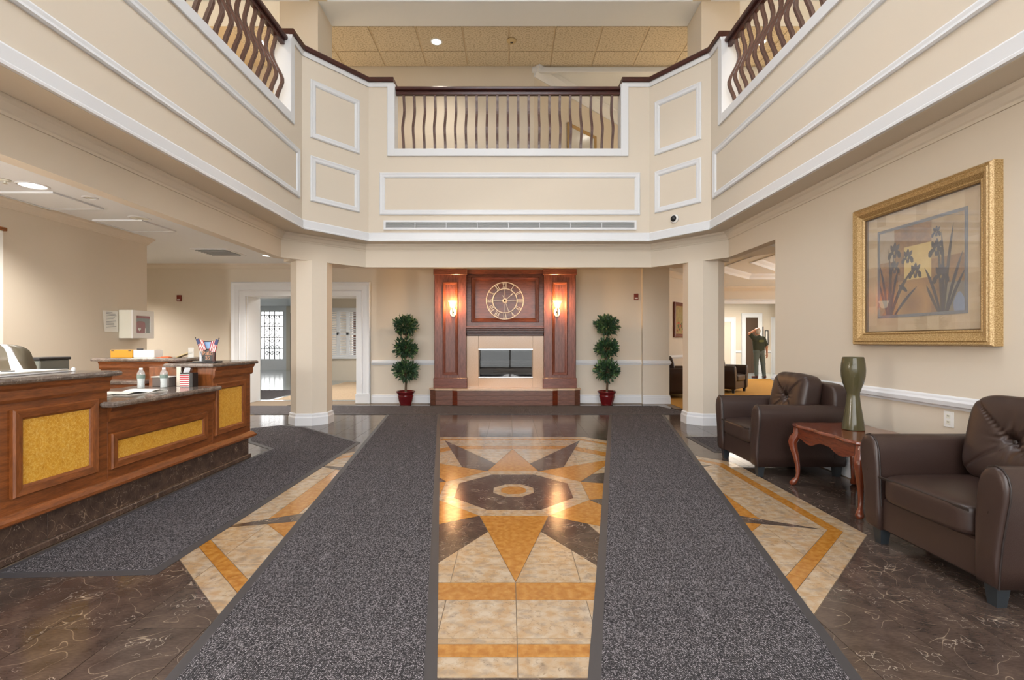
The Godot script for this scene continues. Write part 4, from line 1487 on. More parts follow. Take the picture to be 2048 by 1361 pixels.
func armchair(called: String, label: String, at: Vector3, turn: float, wide := 0.0, group := "") -> Node3D:
	var t := thing(called, label, "sofa" if wide > 0.2 else "armchair", at, turn, group)
	var g: Geo
	g = geo()
	g.box(Vector3(-0.32 - wide / 2, 0.10, -0.40), Vector3(0.32 + wide / 2, 0.30, 0.40), 0.012)
	part(t, "base", g, M.leather)
	for s in [-1.0, 1.0]:
		g = geo()
		var prof := arm_profile(s)
		var cen := Vector2.ZERO
		for p in prof: cen += p
		cen /= prof.size()
		var rows := []
		for z in [[-0.42, 0.9], [-0.415, 0.98], [-0.40, 1.0], [-0.1, 1.0], [0.2, 1.0], [0.405, 1.0], [0.418, 0.985], [0.428, 0.93], [0.434, 0.8], [0.437, 0.4], [0.437, 0.02]]:
			var row := []
			for p in prof:
				var c: Vector2 = cen + (p - cen) * float(z[1])
				row.append(Vector3(c.x + s * wide / 2, c.y, z[0]))
			rows.append(row)
		g.grid(rows, true, 0.9, 0.9)
		var a := part(t, "arm", g, M.leather)
		g = geo()
		var pts := []
		for i in range(1, prof.size() + 1):
			var p: Vector2 = prof[i % prof.size()]
			if i == prof.size(): break
			var c: Vector2 = cen + (p - cen) * 1.0
			pts.append(Vector3(c.x + s * wide / 2, c.y, 0.41))
		g.tube(pts, 0.0055, 6)
		part(a, "piping", g, M.leather_seam)
	# outer back
	g = geo()
	g.pillow(Vector3(0.44 + wide / 2, 0.39, 0.085), Vector3.ZERO, 7.0, 12, func(q: Vector3) -> Vector3: return q + Vector3(0, 0, -0.03 * (q.y + 0.4)), 1.0)
	var bk := part(t, "back", g, M.leather)
	bk.position = Vector3(0, 0.49, -0.35)
	# seat and back cushions
	var n := 1 if wide < 0.3 else 2
	for i in n:
		var w: float = (0.62 + wide) / n
		var x: float = -(0.62 + wide) / 2 + (i + 0.5) * w
		g = geo()
		var hw := w / 2
		g.pillow(Vector3(hw - 0.004, 0.088, 0.395), Vector3.ZERO, 7.0, 16, func(q: Vector3) -> Vector3:
			var crown := 0.018 * (1.0 - pow(q.x / hw, 2.0)) * (1.0 - pow(q.z / 0.4, 2.0)) * signf(q.y)
			return q + Vector3(0, crown, 0), 1.0)
		var sc := part(t, "seat_cushion", g, M.leather)
		sc.position = Vector3(x, 0.375, 0.05)
		g = geo()
		g.frame(Vector3(-hw + 0.012, 0.055, 0.388), Vector3.RIGHT, Vector3(0, 0.02, -1).normalized(), w - 0.024, 0.72, [[0, 0], [0, 0.012], [0.006, 0.016], [0.012, 0.012], [0.012, 0]], [0])
		part(sc, "piping", g, M.leather_seam)
		g = geo()
		g.pillow(Vector3(hw - 0.01, 0.262, 0.115), Vector3.ZERO, 4.6, 44, func(q: Vector3) -> Vector3:
			if q.z < 0.0: return q
			var r2 := q.x * q.x + q.y * q.y
			var dent := 0.022 * exp(-r2 / 0.0012) + 0.022 * exp(-r2 / 0.016)
			var u := absf(q.x / hw); var v := absf(q.y / 0.262)
			var seam := 0.012 * exp(-pow((u - v) / 0.05, 2.0)) * clampf(1.4 - maxf(u, v), 0, 1)
			var ang := atan2(q.y, q.x)
			var fold := 0.004 * sin(ang * 14.0) * exp(-r2 / 0.012)
			var edge := 0.003 * sin(q.x * 46.0 + q.y * 9.0) * clampf(v * 3.0 - 1.9, 0, 1)
			return q + Vector3(0, 0, -dent - seam + fold + edge), 1.0)
		var bc := part(t, "back_cushion", g, M.leather)
		bc.position = Vector3(x, 0.70, -0.175)
		bc.rotation.x = -0.2
		g = geo()
		g.pillow(Vector3(0.014, 0.014, 0.008), Vector3(0, 0, 0.072), 2.0, 6)
		part(bc, "button", g, M.leather_seam)
	for s in [[-1, 1], [1, 1], [-1, -1], [1, -1]]:
		g = geo()
		var rows := []
		for y in [[0.0, 0.024], [0.105, 0.034]]:
			var row := []
			for c in [[-1, -1], [1, -1], [1, 1], [-1, 1]]: row.append(Vector3(c[0] * y[1], y[0], c[1] * y[1]))
			rows.append(row)
		for j in 4:
			var k := (j + 1) % 4
			var nn: Vector3 = [Vector3(0, 0, -1), Vector3(1, 0, 0), Vector3(0, 0, 1), Vector3(-1, 0, 0)][j]
			g.fan([rows[0][j], rows[0][k], rows[1][k], rows[1][j]], nn)
		g.fan(rows[0], Vector3.DOWN)
		var l := part(t, "leg", g, M.black_leg)
		l.position = Vector3(s[0] * (0.365 + wide / 2), 0, s[1] * 0.365)
	return t

# ---------------------------------------------------------------- side table and vase
func side_table() -> void:
	var t := thing("side_table", "mahogany side table with cabriole legs between the two armchairs", "table", P(2.80, 0, 3.92), -PI / 2)
	var W := 0.44
	var Dp := 0.30
	var outline := func(grow: float) -> PackedVector2Array:
		var q := PackedVector2Array()
		for side in 4:
			var lx: float = W if side % 2 == 0 else Dp
			var ly: float = Dp if side % 2 == 0 else W
			for i in 20:
				var f: float = -1.0 + 2.0 * i / 20.0
				var u: float = f * lx
				# gently scalloped edge with rounded-off corners
				var b: float = ly + 0.010 * cos(f * PI * 3.0) - 0.02 * pow(absf(f), 10.0) + grow
				var uu: float = u * (lx + grow) / lx
				var p: Vector2
				match side:
					0: p = Vector2(uu, b)
					1: p = Vector2(b, -uu)
					2: p = Vector2(-uu, -b)
					_: p = Vector2(-b, uu)
				q.append(p)
		return q
	var g := geo(0)
	var rows := []
	for k in [[0.522, -0.02], [0.528, -0.004], [0.536, 0.0], [0.543, -0.003], [0.547, -0.008], [0.552, -0.009], [0.555, -0.016]]:
		var row := []
		for p in outline.call(k[1]): row.append(Vector3(p.x, k[0], p.y))
		rows.append(row)
	g.grid(rows, true)
	var top := PackedVector2Array(outline.call(-0.016))
	g.prism(top, 0.53, 0.555)
	part(t, "table_top", g, M.table_wood)
	for s in 4:
		g = geo(0)
		var long := s % 2 == 0
		var hl := (W if long else Dp) - 0.06
		var poly := PackedVector2Array([Vector2(-hl, 0.525)])
		for i in 25:
			var f := -1.0 + 2.0 * i / 24.0
			var y := 0.43 + 0.028 * cos(f * PI * 2.0) - 0.03 * pow(absf(f), 4.0)
			if absf(f) < 0.12: y -= 0.012
			poly.append(Vector2(f * hl, y))
		poly.append(Vector2(hl, 0.525))
		g.xf = Transform3D(Basis(Vector3.UP, s * PI / 2), Vector3.ZERO)
		g.plate(poly, (Dp if long else W) - 0.055, (Dp if long else W) - 0.037)
		part(t, "apron", g, M.table_wood)
	for s in [[1, 1], [-1, 1], [1, -1], [-1, -1]]:
		g = geo()
		var o := Vector3(s[0], 0, s[1]).normalized()
		var pts := []
		var rad := []
		for k in [[0.52, -0.005, 0.034], [0.46, 0.0, 0.036], [0.42, 0.022, 0.042], [0.385, 0.034, 0.04], [0.33, 0.026, 0.033], [0.26, 0.008, 0.026], [0.18, -0.006, 0.02], [0.11, -0.008, 0.017], [0.07, 0.0, 0.017], [0.04, 0.02, 0.026], [0.018, 0.034, 0.03], [0.004, 0.03, 0.02]]:
			pts.append(Vector3((W - 0.05) * s[0], k[0], (Dp - 0.05) * s[1]) + o * float(k[1]))
			rad.append(k[2])
		g.tube(pts, rad, 12)
		part(t, "leg", g, M.table_wood)
	var v := thing("glass_vase", "tall olive glass vase with a pinched waist on the side table", "vase", P(2.83, 0.556, 4.0))
	g = geo()
	g.lathe([[0.0, 0.0], [0.08, 0.0], [0.082, 0.006], [0.075, 0.06], [0.064, 0.14], [0.052, 0.22], [0.046, 0.28], [0.047, 0.305], [0.058, 0.34], [0.074, 0.385], [0.085, 0.44], [0.088, 0.49], [0.085, 0.54], [0.078, 0.585], [0.074, 0.598], [0.07, 0.598], [0.074, 0.58], [0.08, 0.53], [0.083, 0.48], [0.078, 0.43], [0.062, 0.38], [0.04, 0.33], [0.0, 0.31]], 40)
	part(v, "body", g, M.vase_glass)

# ---------------------------------------------------------------- the picture on the right wall
func fill_poly(im: Image, pts: PackedVector2Array, c: Color) -> void:
	var lo := Vector2(9999, 9999); var hi := Vector2(-9999, -9999)
	for p in pts:
		lo = lo.min(p); hi = hi.max(p)
	for y in range(maxi(0, int(lo.y)), mini(im.get_height() - 1, int(hi.y) + 1)):
		var xs := []
		for i in pts.size():
			var a := pts[i]; var b := pts[(i + 1) % pts.size()]
			if (a.y <= y) != (b.y <= y): xs.append(a.x + (y - a.y) / (b.y - a.y) * (b.x - a.x))
		xs.sort()
		for i in range(0, xs.size() - 1, 2):
			for x in range(maxi(0, int(xs[i])), mini(im.get_width() - 1, int(xs[i + 1]))): im.set_pixel(x, y, c)

func blade(im: Image, a: Vector2, b: Vector2, c: Vector2, w: float, col: Color) -> void:
	var l := []; var r := []
	for i in 13:
		var t := i / 12.0
		var p := a * (1 - t) * (1 - t) + b * 2 * t * (1 - t) + c * t * t
		var d := ((b - a) * (1 - t) + (c - b) * t).normalized()
		var k := w * (0.55 + 0.9 * t) * (1.0 - t * t * t * 0.98)
		l.append(p + Vector2(-d.y, d.x) * k); r.append(p - Vector2(-d.y, d.x) * k)
	r.reverse()
	fill_poly(im, PackedVector2Array(l + r), col)

func blob(im: Image, c: Vector2, rx: float, ry: float, rot: float, col: Color) -> void:
	var q := PackedVector2Array()
	for i in 18:
		var a := TAU * i / 18
		q.append(c + Vector2(cos(a) * rx, sin(a) * ry * (1.0 + 0.15 * sin(a * 3.0))).rotated(rot))
	fill_poly(im, q, col)

func iris(im: Image, c: Vector2, s: float, col: Color) -> void:
	# standards rise and lean, falls hang down to both sides
	for k in 3: blob(im, c + Vector2(-9 + k * 11, -13 - 6 * (k % 2)) * s, 7.5 * s, 15 * s, -0.45 + k * 0.55, col.lightened(0.06 * k))
	blob(im, c + Vector2(-17, 6) * s, 15 * s, 7 * s, -0.5, col)
	blob(im, c + Vector2(17, 5) * s, 15 * s, 7 * s, 0.6, col)
	blob(im, c + Vector2(-22, 15) * s, 7 * s, 11 * s, 0.5, col.darkened(0.2))
	blob(im, c + Vector2(21, 15) * s, 7 * s, 12 * s, -0.5, col.darkened(0.2))
	blob(im, c + Vector2(2, 12) * s, 8 * s, 13 * s, 0.1, col.lightened(0.05))
	blob(im, c + Vector2(1, 4) * s, 3 * s, 6 * s, 0.2, Color("8a6a3a"))

func picture() -> void:
	var W := 540
	var H := 512
	var im := Image.create(W, H, false, Image.FORMAT_RGB8)
	var n1 := noise(201, 0.012, 4)
	var n2 := noise(203, 0.06, 3)
	var r := RandomNumberGenerator.new()
	r.seed = 9
	var cell := {}
	for y in H:
		for x in W:
			var key := Vector2i(x / 52, y / 44)
			if not cell.has(key): cell[key] = r.randf()
			var t := n1.get_noise_2d(x, y) * 0.5 + 0.5
			var k := n2.get_noise_2d(x, y)
			var c: Color
			if x > 62 and x < 478 and y > 66 and y < 450:
				# the painted field: ochres with a paler square in the middle
				c = Color("66421e").lerp(Color("a87a40"), clampf(t + k * 0.2, 0, 1))
				if x > 200 and x < 330 and y > 160 and y < 300: c = Color("d9c07a").lerp(Color("c9a860"), t)
				elif x < 150 and y < 210: c = Color("b9a892").lerp(Color("a08868"), t)
				elif x > 330 and y < 230: c = Color("b59a70").lerp(Color("9a7a4c"), t)
				elif x > 380 and y > 330: c = Color("8d7f6c").lerp(Color("6f6252"), t)
				elif y > 300 and x > 140 and x < 330:
					c = Color("b08446").lerp(Color("8a5f2c"), clampf(absf(Vector2(x - 235, (y - 400) * 0.9).length() - 70.0) / 60.0 + k * 0.2, 0, 1))
			else:
				c = Color("b79a70").lerp(Color("d3bb94"), clampf(cell[key] * 0.7 + t * 0.4, 0, 1))
			im.set_pixel(x, y, c)
	var ink := Color("1e1620")
	var ink2 := Color("332418")
	for q in [[110, 445, 105, 330, 68, 210], [120, 445, 118, 300, 150, 190], [125, 445, 140, 330, 118, 150], [130, 445, 160, 360, 205, 290], [135, 445, 170, 330, 250, 250], [118, 445, 90, 380, 66, 290], [150, 445, 200, 380, 265, 330], [128, 445, 150, 300, 170, 250],
		[370, 445, 340, 330, 300, 260], [375, 445, 372, 300, 360, 180], [385, 445, 400, 250, 425, 110], [392, 445, 420, 330, 462, 220], [398, 445, 430, 360, 470, 290], [380, 445, 385, 280, 375, 130], [365, 445, 330, 380, 308, 330]]:
		blade(im, Vector2(q[0], q[1]), Vector2(q[2], q[3]), Vector2(q[4], q[5]), 7.0, ink if q[0] % 2 == 0 else ink2)
	for q in [[150, 170, 1.15], [218, 205, 1.0], [150, 240, 0.95], [255, 270, 1.05], [352, 195, 1.15], [372, 300, 1.2], [352, 130, 0.7]]: iris(im, Vector2(q[0], q[1]), q[2], ink)
	blob(im, Vector2(448, 415), 24, 40, 0.0, Color("7d89a0"))
	blob(im, Vector2(196, 330), 26, 8, 0.6, ink)
	var tex := ImageTexture.create_from_image(im)
	var pm := mat("iris_print", Color(1, 1, 1), 0.7, tex, 1.0)
	pm.uv1_scale = Vector3(1, 1, 1)
	var t := thing("framed_picture", "large gilt framed picture of dark irises on the right wall", "picture", P(3.21, 1.25, 3.80), -PI / 2)
	# local x runs towards the camera, local z into the room
	var g := geo()
	g.frame(Vector3(-0.645, 0, 0), Vector3.RIGHT, Vector3.UP, 1.29, 1.22, [[0, 0], [0, 0.06], [0.012, 0.078], [0.028, 0.07], [0.035, 0.078], [0.06, 0.07], [0.09, 0.045], [0.1, 0.05], [0.112, 0.035], [0.112, 0]])
	part(t, "frame", g, M.gilt)
	g = geo()
	g.frame(Vector3(-0.535, 0.11, 0), Vector3.RIGHT, Vector3.UP, 1.07, 1.0, [[0, 0], [0, 0.036], [0.008, 0.036], [0.010, 0.02], [0.010, 0]])
	part(t, "fillet", g, M.gilt_dark)
	g = geo()
	var a := Vector3(-0.53, 0.115, 0.012); var b := Vector3(0.53, 0.115, 0.012); var c := Vector3(0.53, 1.105, 0.012); var d := Vector3(-0.53, 1.105, 0.012)
	var nn := Vector3(0, 0, 1)
	g.tri(a, b, c, nn, nn, nn, Vector2(0, 1), Vector2(1, 1), Vector2(1, 0))
	g.tri(a, c, d, nn, nn, nn, Vector2(0, 1), Vector2(1, 0), Vector2(0, 0))
	g.box(Vector3(-0.53, 0.115, 0.002), Vector3(0.53, 1.105, 0.0118))
	part(t, "print", g, pm)
	g = geo()
	g.frame(Vector3(-0.415, 0.23, 0.0125), Vector3.RIGHT, Vector3.UP, 0.83, 0.75, [[0, 0], [0, 0.003], [0.012, 0.003], [0.012, 0.001], [0.02, 0.001], [0.02, 0.003], [0.024, 0.003], [0.024, 0]])
	part(t, "mount_line", g, mat("mount_blue", Color("6b6a70"), 0.5))
	g = geo()
	g.box(Vector3(-0.53, 0.115, 0.026), Vector3(0.53, 1.105, 0.029))
	part(t, "glass", g, M.pane)

# ---------------------------------------------------------------- reception desk
const PF := [[0, 0], [0, 0.02], [0.008, 0.03], [0.05, 0.026], [0.06, 0.018], [0.066, 0.01], [0.066, 0]]

func counter_unit(label: String, d0: float, d1: float, top: float, pd: Array, py: Array, gd: Array, gy: Array) -> void:
	# front faces +x at x = -2.88; local origin at the near end
	var t := thing("counter_unit", label, "counter", P(-2.88, 0, d0), 0.0, "reception desk units")
	var L := d1 - d0
	var g := geo(2)
	g.box(Vector3(-0.62, 0.24, 0), Vector3(0, top, -L), 0.003)
	part(t, "body", g, M.counter_wood)
	# panel: mitred wooden frame with a yellow stone field
	g = geo()
	g.frame(Vector3(0, py[0], -(pd[0] - d0)), Vector3(0, 0, -1), Vector3.UP, pd[1] - pd[0], py[1] - py[0], PF)
	part(t, "panel_frame", g, M.counter_wood)
	g = geo()
	g.box(Vector3(0.0, gy[0] - 0.004, -(gd[0] - d0 - 0.004)), Vector3(0.011, gy[1] + 0.004, -(gd[1] - d0 + 0.004)))
	part(t, "stone_panel", g, M.yellow_stone, "mottled yellow stone panel")
	# mouldings under the top and over the plinth
	g = geo()
	var run := [Vector2(0, 0), Vector2(0, L)]
	if d1 > 5.0: run.append(Vector2(-0.62, L))
	g.molding(run, [[0, 0], [0.012, 0.0], [0.02, 0.02], [0.02, 0.07], [0.03, 0.085], [0.035, 0.11], [0, 0.11]], top - 0.11)
	part(t, "top_moulding", g, M.counter_wood)
	g = geo()
	g.molding(run, [[0, 0], [0.03, 0.0], [0.045, 0.012], [0.045, 0.03], [0.03, 0.045], [0.015, 0.065], [0, 0.07]], 0.225)
	part(t, "base_moulding", g, M.counter_wood)
	# plinth of marble tiles
	var n := maxi(1, int(round(L / 0.42)))
	for i in n:
		g = geo(2)
		g.box(Vector3(-0.6, 0.0, -(i * L / n + 0.001)), Vector3(-0.02, 0.24, -((i + 1) * L / n - 0.001)), 0.002)
		part(t, "plinth_tile", g, M.plinth_stone)
	g = geo(2)
	g.box(Vector3(-0.03, 0.0, 0), Vector3(0.012, 0.045, -L), 0.006)
	part(t, "foot_strip", g, M.plinth_stone)

func slab_top(called: String, label: String, poly: Array, y: float, th: float) -> void:
	var cen := Vector2.ZERO
	for p in poly: cen += p
	cen /= poly.size()
	var q := PackedVector2Array()
	for p in poly: q.append(Vector2(p.x - cen.x, -(p.y - cen.y)))
	var rows := []
	for k in [[0.0, 0.006], [0.006, 0.0], [th * 0.5, -0.004], [th - 0.008, 0.0], [th, 0.01]]:
		var row := []
		for p in inset(q, k[1]): row.append(Vector3(p.x, k[0], p.y))
		rows.append(row)
	var g := geo()
	for i in rows.size() - 1:
		for j in q.size():
			var k := (j + 1) % q.size()
			var e: Vector3 = rows[0][k] - rows[0][j]
			var o := Vector3(e.z, 0, -e.x).normalized()
			if o.dot(rows[0][j]) < 0: o = -o
			var up: Vector3 = rows[i + 1][j] - rows[i][j]
			var nn := e.cross(up).normalized()
			if nn.dot(o) < 0: nn = -nn
			g.fan([rows[i][j], rows[i][k], rows[i + 1][k], rows[i + 1][j]], nn)
	g.prism(inset(q, 0.01), 0.002, th)
	solo(called, g, M.counter_stone, label, "counter top", P(cen.x, y, cen.y))

func reception() -> void:
	counter_unit("tall wooden desk unit with the largest yellow panel, nearest the camera", 1.75, 3.47, 1.035, [2.79, 3.37], [0.372, 0.885], [2.853, 3.305], [0.435, 0.822])
	counter_unit("low wooden desk unit with a long narrow yellow panel", 3.47, 4.70, 0.815, [3.45 + 0.03, 4.585], [0.36, 0.62], [3.545, 4.52], [0.425, 0.555])
	counter_unit("tall wooden desk unit with a yellow panel at the far end", 4.70, 5.38, 1.035, [4.69 + 0.02, 5.25], [0.362, 0.872], [4.775, 5.185], [0.427, 0.81])
	slab_top("counter_slab", "dark marble top of the near tall desk unit", [Vector2(-2.825, 1.70), Vector2(-2.825, 3.53), Vector2(-3.30, 3.53), Vector2(-3.42, 3.42), Vector2(-3.55, 3.42), Vector2(-3.55, 1.70)], 1.036, 0.036)
	slab_top("counter_slab", "dark marble top of the low desk unit", [Vector2(-2.79, 3.40), Vector2(-2.775, 3.43), Vector2(-2.775, 4.66), Vector2(-2.79, 4.695), Vector2(-3.60, 4.695), Vector2(-3.60, 3.48), Vector2(-2.87, 3.48), Vector2(-2.87, 3.40)], 0.816, 0.04)
	slab_top("counter_slab", "dark marble top of the far tall desk unit", [Vector2(-2.83, 4.62), Vector2(-2.83, 5.45), Vector2(-3.30, 5.45), Vector2(-3.30, 4.62)], 1.036, 0.036)
	# return of the desk behind
	var t := thing("counter_return", "wooden return of the desk behind the low unit", "counter", P(-3.52, 0, 5.02))
	var g := geo(0)
	g.box(Vector3(-0.72, 0.0, -0.36), Vector3(0.0, 1.075, 0.0), 0.003)
	part(t, "body", g, M.counter_wood)
	g = geo()
	g.molding([Vector2(-0.72, 0), Vector2(0, 0)], [[0, 0], [0.012, 0.0], [0.02, 0.02], [0.02, 0.05], [0.035, 0.08], [0, 0.08]], 0.995)
	part(t, "top_moulding", g, M.counter_wood)
	slab_top("counter_slab", "dark marble top of the desk return carrying the two boxes", [Vector2(-4.29, 4.96), Vector2(-3.31, 4.96), Vector2(-3.31, 5.42), Vector2(-4.29, 5.42)], 1.077, 0.036)
	t = thing("work_ledge", "lower dark ledge behind the water bottles", "ledge", P(-3.52, 0, 4.99))
	g = geo(0)
	g.box(Vector3(-0.6, 0.86, 0.0), Vector3(-0.09, 0.895, 0.24), 0.006)
	part(t, "ledge_top", g, M.counter_stone)
	g = geo(0)
	g.box(Vector3(-0.59, 0.0, 0.0), Vector3(-0.1, 0.86, 0.21), 0.004)
	part(t, "ledge_front", g, M.counter_wood)
	desk_items()

func desk_items() -> void:
	var g: Geo
	var t: Node3D
	var Y1 := 1.073
	var Y0 := 0.857
	# binder and papers on the near top
	t = thing("clipboard", "open clipboard of white papers on the near desk top", "clipboard", P(-3.13, Y1, 3.02), 0.16)
	g = geo()
	g.box(Vector3(-0.13, 0, -0.36), Vector3(0.13, 0.008, 0.36), 0.002)
	part(t, "board", g, M.grey_paper)
	g = geo()
	for i in 3: g.box(Vector3(-0.12 + i * 0.004, 0.0085 + i * 0.004, -0.34 + i * 0.012), Vector3(0.12 + i * 0.004, 0.012 + i * 0.004, 0.33 + i * 0.006), 0.001)
	part(t, "papers", g, M.paper)
	g = geo()
	g.box(Vector3(-0.03, 0.0205, -0.02), Vector3(0.03, 0.027, 0.01), 0.002)
	part(t, "clip", g, M.charcoal)
	for s in [[P(-3.06, Y1, 3.40), "short white pen holder at the far end of the near desk top"]]:
		t = thing("counter_bell", s[1], "holder", s[0])
		g = geo()
		g.lathe([[0.0, 0.0], [0.012, 0.0], [0.012, 0.02], [0.006, 0.028], [0.0, 0.03]], 14)
		part(t, "body", g, M.white_plastic)
	# office chair back with a pale cloth over it
	t = thing("desk_chair", "olive office chair with a white cloth over its back, behind the near desk top", "chair", P(-4.24, 0, 3.85), 0.2)
	g = geo()
	g.pillow(Vector3(0.26, 0.33, 0.09), Vector3(0, 0.93, -0.2), 3.4, 14, func(q: Vector3) -> Vector3: return q + Vector3(0, 0, 0.01 * sin(q.y * 38.0)))
	part(t, "backrest", g, M.olive_cover)
	g = geo()
	g.pillow(Vector3(0.26, 0.06, 0.25), Vector3(0, 0.47, 0.05), 4.0, 10)
	part(t, "seat", g, M.olive_cover)
	g = geo()
	g.tube([Vector3(0, 0.06, 0), Vector3(0, 0.43, 0)], 0.03, 10)
	part(t, "column", g, M.charcoal)
	for k in 5:
		g = geo()
		var a := TAU * k / 5
		g.tube([Vector3(0, 0.1, 0), Vector3(cos(a) * 0.29, 0.045, sin(a) * 0.29)], [0.025, 0.018], 8)
		part(t, "foot", g, M.charcoal)
	t = thing("white_cloth", "white cloth hanging down beside the olive chair back", "cloth", P(-3.86, 1.0, 3.74))
	g = geo()
	var rows := []
	for i in 13:
		var f := i / 12.0
		var row := []
		for j in 9:
			var u := j / 8.0 - 0.5
			var y := 0.26 - f * 0.25 - 0.05 * f * (1.0 - f)
			row.append(Vector3(u * (0.05 + 0.04 * f) - 0.05 + 0.13 * sqrt(f), y, 0.012 * sin(u * 14.0 + f * 4.0)))
		rows.append(row)
	g.grid(rows)
	part(t, "cloth", g, M.cloth_white)
	# grey bin behind the desk
	t = thing("grey_bin", "grey bin with a dark rim behind the near desk top", "bin", P(-4.62, 0, 4.80))
	g = geo()
	g.box(Vector3(-0.14, 0, -0.16), Vector3(0.12, 1.10, 0.16), 0.01)
	part(t, "body", g, M.grey_plastic)
	g = geo()
	g.box(Vector3(-0.08, 1.10, -0.17), Vector3(0.13, 1.128, 0.17), 0.008)
	part(t, "rim", g, M.charcoal)
	# boxes on the return
	t = thing("yellow_box", "flat yellow cardboard box on the desk return", "box", P(-4.08, 1.113, 5.14))
	g = geo()
	g.box(Vector3(-0.115, 0, -0.08), Vector3(0.115, 0.082, 0.05), 0.003)
	part(t, "body", g, M.yellow_card)
	g = geo()
	g.box(Vector3(-0.105, 0.068, 0.05), Vector3(-0.075, 0.077, 0.051))
	g.box(Vector3(0.075, 0.068, 0.05), Vector3(0.105, 0.077, 0.051))
	part(t, "print", g, M.charcoal)
	t = thing("white_box", "flat white box beside the yellow box on the desk return", "box", P(-3.85, 1.113, 5.14))
	g = geo()
	g.box(Vector3(-0.105, 0, -0.08), Vector3(0.115, 0.08, 0.05), 0.003)
	part(t, "body", g, M.paper)
	g = geo()
	g.tube([Vector3(-0.1, 0.088, 0.0), Vector3(-0.06, 0.088, 0.01), Vector3(-0.03, 0.088, 0.012)], 0.007, 8)
	part(t, "marker", g, M.charcoal, "dark marker pen lying on the box")
	g = geo()
	g.box(Vector3(-0.06, 0, -0.05), Vector3(0.06, 0.006, 0.05), 0.002)
	g.box(Vector3(-0.02, 0.006, -0.03), Vector3(0.05, 0.012, 0.04), 0.002)
	solo("orange_papers", g, M.orange_paper, "small stack of orange slips on the desk return", "papers", P(-3.62, 1.113, 5.08), 0.3)
	g = geo()
	g.xf = Transform3D(Basis(Vector3(0, 0, 1), 0.35), Vector3.ZERO)
	g.box(Vector3(-0.07, 0.0, -0.04), Vector3(0.07, 0.012, 0.04), 0.002)
	solo("tan_envelope", g, M.tan_card, "tan envelope propped up beside the clear stand", "envelope", P(-3.46, 1.136, 5.16))
	g = geo()
	g.box(Vector3(-0.03, 0, -0.006), Vector3(0.03, 0.105, 0), 0.001)
	g.box(Vector3(-0.03, 0, -0.04), Vector3(0.03, 0.004, 0.04), 0.001)
	solo("acrylic_stand", g, M.clear_plastic, "clear acrylic stand left of the little flags", "stand", P(-3.33, 1.113, 5.06))
	# sign with two small flags on the far desk top
	t = thing("desk_sign", "black lettered table sign on the far desk top between two little flags", "sign", P(-3.03, Y1, 4.86))
	g = geo()
	g.box(Vector3(-0.11, 0, -0.07), Vector3(0.11, 0.012, 0.07), 0.003)
	part(t, "base", g, M.charcoal)
	g = geo()
	g.box(Vector3(-0.05, 0.012, -0.012), Vector3(0.05, 0.135, 0.0), 0.003)
	part(t, "board", g, M.black)
	g = geo()
	g.box(Vector3(-0.055, 0.137, -0.012), Vector3(0.06, 0.205, -0.004), 0.002)
	part(t, "top_pane", g, mat("blue_pane", Color("8fb0d6"), 0.1))
	g = geo()
	g.tube([Vector3(-0.075, 0.206, -0.008), Vector3(0.075, 0.214, -0.008)], 0.005, 8)
	part(t, "top_bar", g, M.charcoal)
	for q in [["Paid", 0.08, 0.052], ["35", 0.032, 0.045]]:
		var tm := TextMesh.new()
		var f := SystemFont.new()
		f.font_names = PackedStringArray(["Droid Serif"])
		tm.font = f
		tm.text = q[0]
		tm.font_size = 48
		tm.pixel_size = q[2] / 48.0
		tm.depth = 0.002
		var o := MeshInstance3D.new()
		o.name = "lettering"
		o.mesh = tm
		tm.material = M.get("copper_ink", mat("copper_ink", Color("d89a70"), 0.4))
		t.add_child(o, true)
		o.position = Vector3(0, q[1] + 0.012, 0.001)
	for s in [-1.0, 1.0]:
		g = geo()
		g.box(Vector3(s * 0.065 - 0.012, 0.012, -0.01), Vector3(s * 0.065 + 0.012, 0.11, 0.012), 0.002)
		part(t, "side_post", g, mat("post_blue" if s < 0 else "post_brown", Color("c9ccd2") if s < 0 else Color("4a2a26"), 0.5))
	flag(P(-3.09, Y1 + 0.1, 4.845), "little striped flag left of the black desk sign", 0.35)
	flag(P(-2.945, Y1 + 0.09, 4.845), "little striped flag right of the black desk sign", -0.25)
	# on the low top
	for s in [[P(-3.37, Y0, 4.43), "clear water bottle on the low top, left of the pair"], [P(-3.19, Y0, 4.47), "clear water bottle on the low top, right of the pair"]]:
		t = thing("water_bottle", s[1], "bottle", s[0], 0.0, "water bottles on the desk")
		g = geo()
		g.lathe([[0.0, 0.0], [0.026, 0.0], [0.03, 0.006], [0.029, 0.03], [0.027, 0.05], [0.03, 0.075], [0.031, 0.12], [0.029, 0.14], [0.014, 0.165], [0.012, 0.17]], 24)
		part(t, "body", g, M.clear_plastic)
		g = geo()
		g.lathe([[0.0315, 0.088], [0.0315, 0.122]], 24)
		part(t, "wrapper", g, M.water_label)
		g = geo()
		g.lathe([[0.0135, 0.168], [0.0135, 0.184], [0.0, 0.185]], 18)
		part(t, "cap", g, M.cap_white)
		g = geo()
		g.lathe([[0.0, 0.003], [0.027, 0.004], [0.0255, 0.05], [0.0285, 0.08], [0.0285, 0.115], [0.0, 0.116]], 20)
		part(t, "water", g, mat("bottled_water", Color("dfe6e6"), 0.05) if not M.has("bottled_water") else M.bottled_water)
	t = thing("open_book", "open white register lying on the low desk top", "book", P(-3.10, Y0, 4.0), -0.1)
